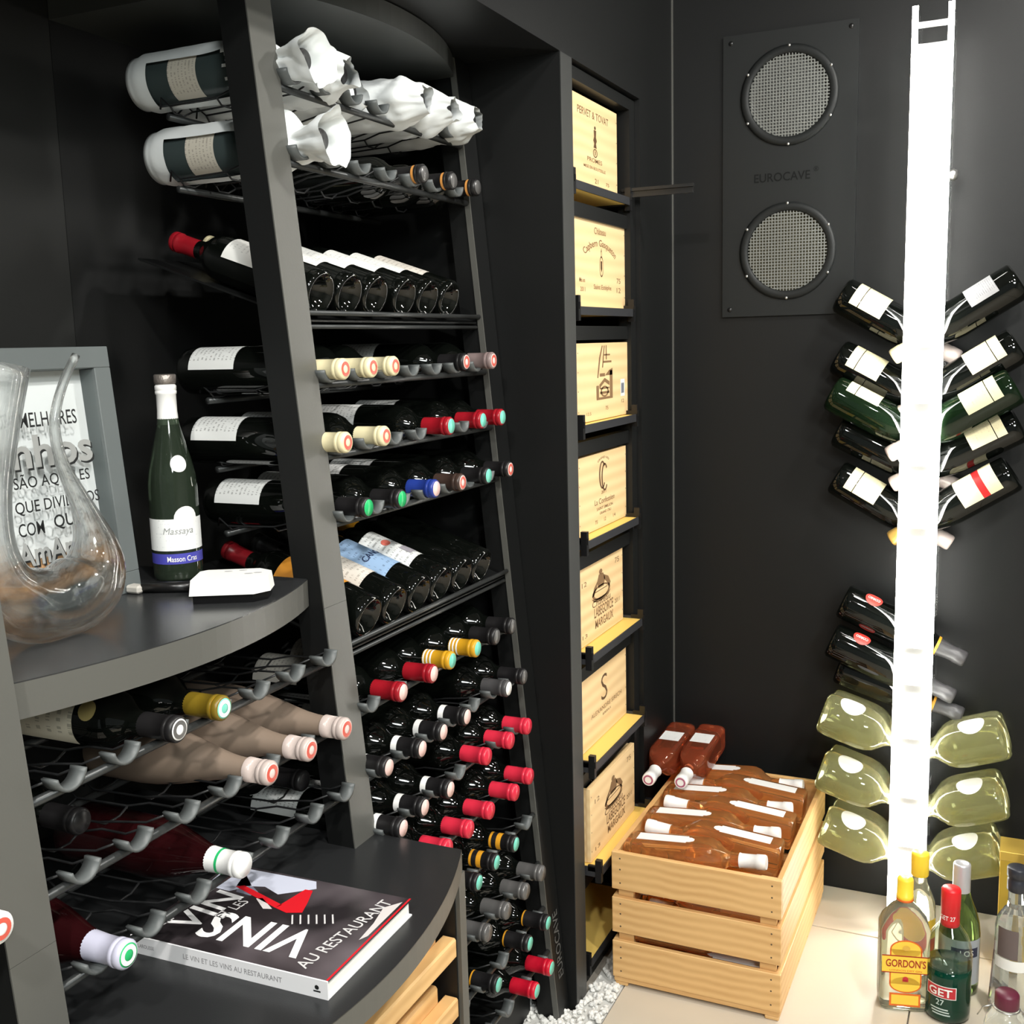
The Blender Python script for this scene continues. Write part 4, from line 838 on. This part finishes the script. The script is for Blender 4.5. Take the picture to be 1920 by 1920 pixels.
colb = [
 ('L1', (-.396, 2.765, 1.546), (.861, 0, -.508), GLASSK, CLRC, LABC, 'dark sparkling bottle with cream label, topmost on the column left side'),
 ('L2', (-.403, 2.775, 1.399), (.874, 0, -.486), GLASSK, CLRC, LABC, 'dark sparkling bottle with cream label, second down on the column left side'),
 ('L3', (-.409, 2.732, 1.314), (.882, 0, -.470), GLASSG, CLRC, LABC, 'green sparkling bottle with half-turned cream label, third down on the column left side'),
 ('L4', (-.398, 2.775, 1.222), (.897, 0, -.441), GLASSK, CLRC, [], 'dark unlabelled sparkling bottle, fourth down on the column left side'),
 ('L5', (-.400, 2.765, 1.106), (.867, 0, -.499), GLASSK, CLRC, LABC, 'dark sparkling bottle with cream label, fifth down on the column left side'),
 ('R1', (-.008, 2.715, 1.560), (-.845, 0, -.534), GLASSK, CREAM, [(.045, .11, 1.3, 0, LBG)], 'dark sparkling bottle with grey back label, topmost on the column right side'),
 ('R2', (-.004, 2.725, 1.419), (-.845, 0, -.535), GLASSK, CLRC, LABC, 'dark sparkling bottle with cream label, second down on the column right side'),
 ('R3', (-.006, 2.682, 1.330), (-.855, 0, -.519), GLASSG, CLRC, LABC, 'green sparkling bottle with cream label, third down on the column right side'),
 ('R4', (.006, 2.722, 1.243), (-.877, 0, -.481), GLASSK, CLRC, LABC, 'dark sparkling bottle with pale label, fourth down on the column right side'),
 ('R5', (-.003, 2.715, 1.132), (-.840, 0, -.542), GLASSK, GOLD, [(.032, .062, 2.1, 0, LBC), (.0625, .078, 2.1, 0, RB), (.0785, .125, 2.1, 0, LBC)], 'sparkling bottle with red-striped cream label and gold foil on the column'),
]
for n_, b0, ax, g, cm, labs, lb in colb:
    face = (0, -.72, .7) if n_ != 'L3' else (0, -.15, 1)
    bottle('champagne', frame_mtx(b0, ax, face), g, cm, cm, lb, name='sparkling_bottle', labels=labs, group='sparkling bottles on the light column')
for n_, b0, ax, pos in (('M1', (-.373, 2.73, .803), (.917, 0, -.399), 'upper'), ('M2', (-.397, 2.715, .706), (.926, 0, -.376), 'middle'), ('M3', (-.387, 2.775, .622), (.952, 0, -.306), 'lower')):
    b = bottle('champagne', frame_mtx(b0, ax, (0, -.45, .9)), GLASSK, cap('charcoal_foil', (70, 69, 70)), None, 'black sparkling bottle with black capsule, %s of three midway down the light column' % pos, name='sparkling_bottle', bands=[], group='black bottles on the light column')
    if n_ != 'M3':
        link('label', with_mat('redoval', lambda: disc_patch('champagne', .065, .021, -.1, .0008), mat('red_oval_label', (214, 62, 54), .4)), b)
        obj('lettering', ([(.0455 * math.cos(-.1 + v[1] / .0455), .0455 * math.sin(-.1 + v[1] / .0455), .065 - v[0]) for v in fit('CORSO', .03, .009, .01)[0]], fit('CORSO', .03, .009, .01)[1]), WHITE, b)
    link('neck_ring', with_mat('nring', lambda: mesh('neck_ring', *lathe([(.0245, .236), (.0242, .242)], 24), smooth=True), GTR), b)
wd = mat('white_oval_label', (240, 240, 236), .4)
for side, lst, ax0 in (('left', [(-.406, .535), (-.409, .389), (-.399, .246)], (.955, 0, -.295)), ('right', [(.006, .525), (.008, .379), (.003, .241)], (-.942, 0, -.335))):
    for i, (x, z) in enumerate(lst):
        for j, (y, dz) in enumerate(((2.660, 0), (2.766, -.022))):
            b = bottle('squat', frame_mtx((x, y, z + dz), ax0, (0, -.3, 1)), PALE, CLRC, CLRC, 'squat pale yellow bottle, %s on the %s foot of the light column, %s one' % (('top pair', 'middle pair', 'bottom pair')[i], side, ('front', 'rear')[j]), name='squat_bottle', group='squat pale bottles on the light column')
            if j == 0: link('label', with_mat(('sqd', side), lambda: disc_patch('squat', .062, .030, 0, .0008), wd), b)

# ------------------------------------------------------------------ spirits on the floor
# rectangular gin bottle
def gin_mesh():
    prof = [(.048, .030, .002), (.050, .033, .010), (.051, .034, .03), (.051, .034, .185), (.046, .032, .205), (.030, .026, .225), (.016, .016, .240), (.0145, .0145, .25), (.0145, .0145, .286)]
    seg = 36; V, F = [], []
    for rx, ry, z in prof:
        e = 7 if z < .2 else 3 if z < .23 else 2
        for i in range(seg):
            a = 2 * PI * i / seg; c, s = math.cos(a), math.sin(a); k = (abs(c) ** e + abs(s) ** e) ** (-1 / e); V.append((rx * c * k, ry * s * k, z))
    for j in range(len(prof) - 1):
        for i in range(seg): F.append((j * seg + i, j * seg + (i + 1) % seg, (j + 1) * seg + (i + 1) % seg, (j + 1) * seg + i))
    F.append(tuple(range(seg - 1, -1, -1))); F.append(tuple((len(prof) - 1) * seg + i for i in range(seg))); return V, F
gm = Matrix.Translation((-.178, 2.345, 0)) @ Matrix.Rotation(math.radians(14), 4, 'Z')
gin = thing('gin_bottle', 'clear flat-sided gin bottle with yellow label and yellow cap on the floor', 'bottle', mtx=gm)
obj('glass', gin_mesh(), CLEAR, gin, True)
YL = mat('label_yellow', (246, 206, 72), .45); OR = mat('label_orange', (222, 104, 34), .45); DR = mat('label_dark_red', (164, 44, 26), .5); YC = mat('cap_yellow', (244, 212, 62), .35)
obj('cap', lathe([(.016, .247), (.0175, .249), (.0175, .2555), (.0168, .256), (.0168, .290), (.0155, .293), (0, .293)], 28), YC, gin, True)
obj('cap_ring', lathe([(.0172, .2435), (.018, .244), (.018, .2485), (.0172, .249)], 28), OR, gin, True)
yf = -.0346
def gl(vf, z, m, e=0): obj('label', onplane(vf, (0, yf - .0003 * e, z), (1, 0, 0), (0, 0, 1)), m, gin)
gl(join(rect2(-.033, .033, -.052, .028), disc2(.022, 24, .033, 0, .028), disc2(.020, 24, .033, 0, -.052)), .118, OR, 0)
gl(join(rect2(-.030, .030, -.052, .028), disc2(.019, 24, .030, 0, .028), disc2(.017, 24, .030, 0, -.052)), .118, YL, 1)
gl(rect2(-.049, .049, -.0205, .0205), .112, DR, 2); gl(rect2(-.049, .049, -.018, .018), .112, YL, 3)
gl(rect2(-.032, .032, -.015, .015), .030, OR, 1); gl(rect2(-.028, .028, -.011, .011), .030, YL, 2)
obj('lettering', onplane(fit("GORDON'S", .082, .018, .016), (0, yf - .0015, .115), (1, 0, 0), (0, 0, 1)), DR, gin)
obj('lettering', onplane(fit('LONDON DRY GIN', .066, .004), (0, yf - .0015, .0985), (1, 0, 0), (0, 0, 1)), OR, gin)
obj('emblem', onplane(join(disc2(.0055, 14, .006, 0, .001), rect2(-.006, .006, -.005, -.001)), (0, yf - .0015, .078), (1, 0, 0), (0, 0, 1)), mat('label_crimson', (196, 48, 52), .5), gin)
obj('emblem', onplane(disc2(.006, 16, .008), (0, yf - .0015, .150), (1, 0, 0), (0, 0, 1)), mat('label_gold', (222, 176, 70), .5), gin)
# second yellow-capped bottle behind
y2 = thing('spirit_bottle', 'clear round bottle with tall yellow cap behind the gin bottle', 'bottle', (-.158, 2.475, 0))
obj('glass', lathe([(0, .006), (.030, .002), (.036, .006), (.037, .02), (.037, .165), (.034, .185), (.026, .205), (.0175, .225), (.015, .240), (.015, .288), (0, .288)], 32), CLEAR, y2, True)
obj('cap', lathe([(.0185, .243), (.0192, .245), (.0192, .292), (.018, .2955), (0, .2955)], 28), YC, y2, True)
obj('label', join(patch_v := ([(.0376 * math.cos(t_), .0376 * math.sin(t_), z) for z in (.105, .150) for t_ in [-2.6 + 2.4 * i / 12 for i in range(13)]], [(i, i + 1, i + 14, i + 13) for i in range(12)])), YL, y2, True)
obj('label', ([(.0377 * math.cos(t_), .0377 * math.sin(t_), z) for z in (.075, .1045) for t_ in [-2.6 + 2.4 * i / 12 for i in range(13)]], [(i, i + 1, i + 14, i + 13) for i in range(12)]), RB, y2, True)
# mint liqueur
gt = thing('liqueur_bottle', 'dark green mint liqueur bottle with red cap in front of the others', 'bottle', (-.086, 2.343, 0))
obj('liquid', lathe([(0, .003), (.040, .003), (.0455, .007), (.0462, .02), (.0462, .098), (.0462, .122), (0, .122)], 36), MINT, gt, True)
obj('glass', lathe([(.047, .119), (.047, .14), (.044, .165), (.036, .188), (.024, .205), (.0175, .217), (.0165, .24), (.0165, .275), (.0135, .275), (.0135, .22), (.022, .203), (.034, .185), (.0425, .162), (.0452, .14), (.0452, .1225)], 36), thin_glass('clear_shoulder_glass', (.90, .94, .91), .9, .04), gt, True)
RC = mat('cap_red', (216, 34, 40), .35)
obj('cap', lathe([(.0185, .207), (.0192, .209), (.0192, .243), (.0198, .244), (.0198, .285), (.018, .289), (0, .2895)], 28), RC, gt, True)
def wrapc(vf, r, zc, c): return [(r * math.cos(c + v[0] / r), r * math.sin(c + v[0] / r), zc + v[1]) for v in vf[0]], vf[1]
ca = math.radians(-92 - 14)
obj('lettering', wrapc(fit('GET 27', .034, .010, .012), .0203, .228, ca), WHITE, gt)
def cyl_patch(r, z0, z1, c, half, n=14): return [(r * math.cos(t_), r * math.sin(t_), z) for z in (z0, z1) for t_ in [c - half + 2 * half * i / n for i in range(n + 1)]], [(i, i + 1, i + n + 2, i + n + 1) for i in range(n)]
obj('label', cyl_patch(.0468, .060, .088, ca, .70), WHITE, gt, True)
obj('label', cyl_patch(.0471, .0617, .0863, ca, .665), mat('label_red', (190, 46, 54), .45), gt, True)
obj('lettering', wrapc(fit('GET', .050, .018, .02), .0484, .074, ca), WHITE, gt)
obj('lettering', join(wrapc(fit('27', .017, .013, .01), .0470, .050, ca), *[cyl_patch(.0468, .0335 - .006 * i, .0365 - .006 * i, ca - .04 + .05 * i, .4) for i in range(3)]), mat('label_pale_print', (190, 204, 200), .5), gt)
# green bottle with silver neck
sg = thing('spirit_bottle', 'green glass bottle with silver foil neck behind the mint liqueur', 'bottle', (-.070, 2.455, 0))
obj('glass', lathe([(0, .006), (.034, .002), (.042, .006), (.043, .02), (.043, .140), (.040, .165), (.032, .192), (.023, .215), (.0178, .235), (.0165, .29), (0, .29)], 32), mat('olive_bottle_glass', (84, 104, 52), .03, trans=.7), sg, True)
obj('neck_foil', lathe([(.0186, .232), (.0184, .25), (.0184, .292), (.0172, .2955), (.012, .296), (.011, .294), (0, .294)], 28), mat('silver_foil', (196, 196, 200), .35, metal=.4), sg, True)
obj('label', cyl_patch(.0434, .030, .135, math.radians(-100), 1.5, 20), mat('silver_label', (176, 182, 188), .4, metal=.2), sg, True)
obj('label', cyl_patch(.0438, .095, .117, math.radians(-70), .7, 10), mat('navy_label', (40, 46, 70), .4), sg, True)
obj('lettering', wrapc(fit('LOS', .030, .013, .01), .0442, .106, math.radians(-66)), WHITE, sg)
# tall flask at the right edge
fk = thing('spirit_flask', 'clear fluted spirit bottle with brown oval label at the right edge', 'bottle', (.040, 2.385, 0))
obj('glass', lathe([(0, .006), (.038, .002), (.046, .006), (.047, .03), (.043, .10), (.0395, .16), (.0395, .205), (.036, .225), (.026, .242), (.0175, .252), (.0165, .262), (.0165, .300), (0, .300)], 12), CLEARW, fk)
obj('neck_band', lathe([(.0182, .288), (.020, .290), (.020, .312), (.0182, .314), (.0182, .318), (.021, .320), (.021, .338), (.019, .340), (0, .340)], 24), mat('dark_collar', (44, 46, 54), .35), fk, True)
obj('label', cyl_patch(.0402, .150, .215, math.radians(-112), .55, 10), mat('brown_oval_label', (104, 92, 90), .5), fk, True)
obj('label', cyl_patch(.0424, .125, .149, math.radians(-105), .75, 10), WHITE, fk, True)
# gold carton and tall navy bottle behind
gc = thing('gift_carton', 'tall gold gift carton standing behind the fluted bottle', 'carton', (.045, 2.60, 0))
obj('carton', box(-.040, .040, -.040, .040, 0, .268, .001), mat('gold_card', (196, 164, 62), .35, metal=.35), gc)
obj('lid', box(-.041, .041, -.041, .041, .2682, .290, .001), mat('gold_card_lid', (214, 180, 84), .3, metal=.35), gc)
tb_ = thing('spirit_bottle', 'tall bottle with navy neck label and gold cap at the right edge', 'bottle', (.088, 2.50, 0))
obj('glass', lathe([(0, .006), (.034, .002), (.038, .008), (.038, .22), (.034, .24), (.022, .262), (.0185, .275), (.0185, .345), (0, .345)], 28), CLEARW, tb_, True)
obj('neck_label', lathe([(.0225, .285), (.0225, .335)], 24), mat('navy_label', (40, 46, 70), .4), tb_, True)
obj('cap', lathe([(.0195, .340), (.021, .342), (.021, .366), (.019, .369), (0, .369)], 24), GOLD, tb_, True)
ob = thing('liqueur_bottle', 'orange liqueur bottle half cut by the right picture edge', 'bottle', (.105, 2.40, 0))
obj('glass', lathe([(0, .004), (.032, .002), (.037, .008), (.037, .11), (.030, .135), (.016, .152), (.0145, .18), (0, .18)], 28), ORANGE, ob, True)
obj('cap', lathe([(.0165, .165), (.0165, .194), (0, .196)], 20), mat('black_cap', (24, 24, 26), .4), ob, True)
mj = thing('swing_jar', 'small clear jar with burgundy cap and wire clip at the bottom right', 'jar', (.028, 2.175, 0))
obj('glass', lathe([(0, .004), (.034, .002), (.040, .008), (.040, .105), (.036, .125), (.028, .138), (.0225, .142), (.0225, .148), (0, .148)], 28), CLEARW, mj, True)
obj('cap', lathe([(.0215, .146), (.0225, .149), (.0225, .172), (.020, .176), (0, .177)], 28), mat('burgundy_cap', (96, 36, 54), .4), mj, True)
obj('wire_clip', join(tube([(.024 * math.cos(a), .024 * math.sin(a), .144) for a in [2 * PI * i / 24 for i in range(25)]], .0013, 6, False), tube([(-.024, 0, .144), (-.042, -.004, .138), (-.052, -.006, .120)], .0013, 6), tube([(.024, 0, .144), (.040, -.004, .138), (.048, -.006, .120)], .0013, 6)), STEEL, mj, True)
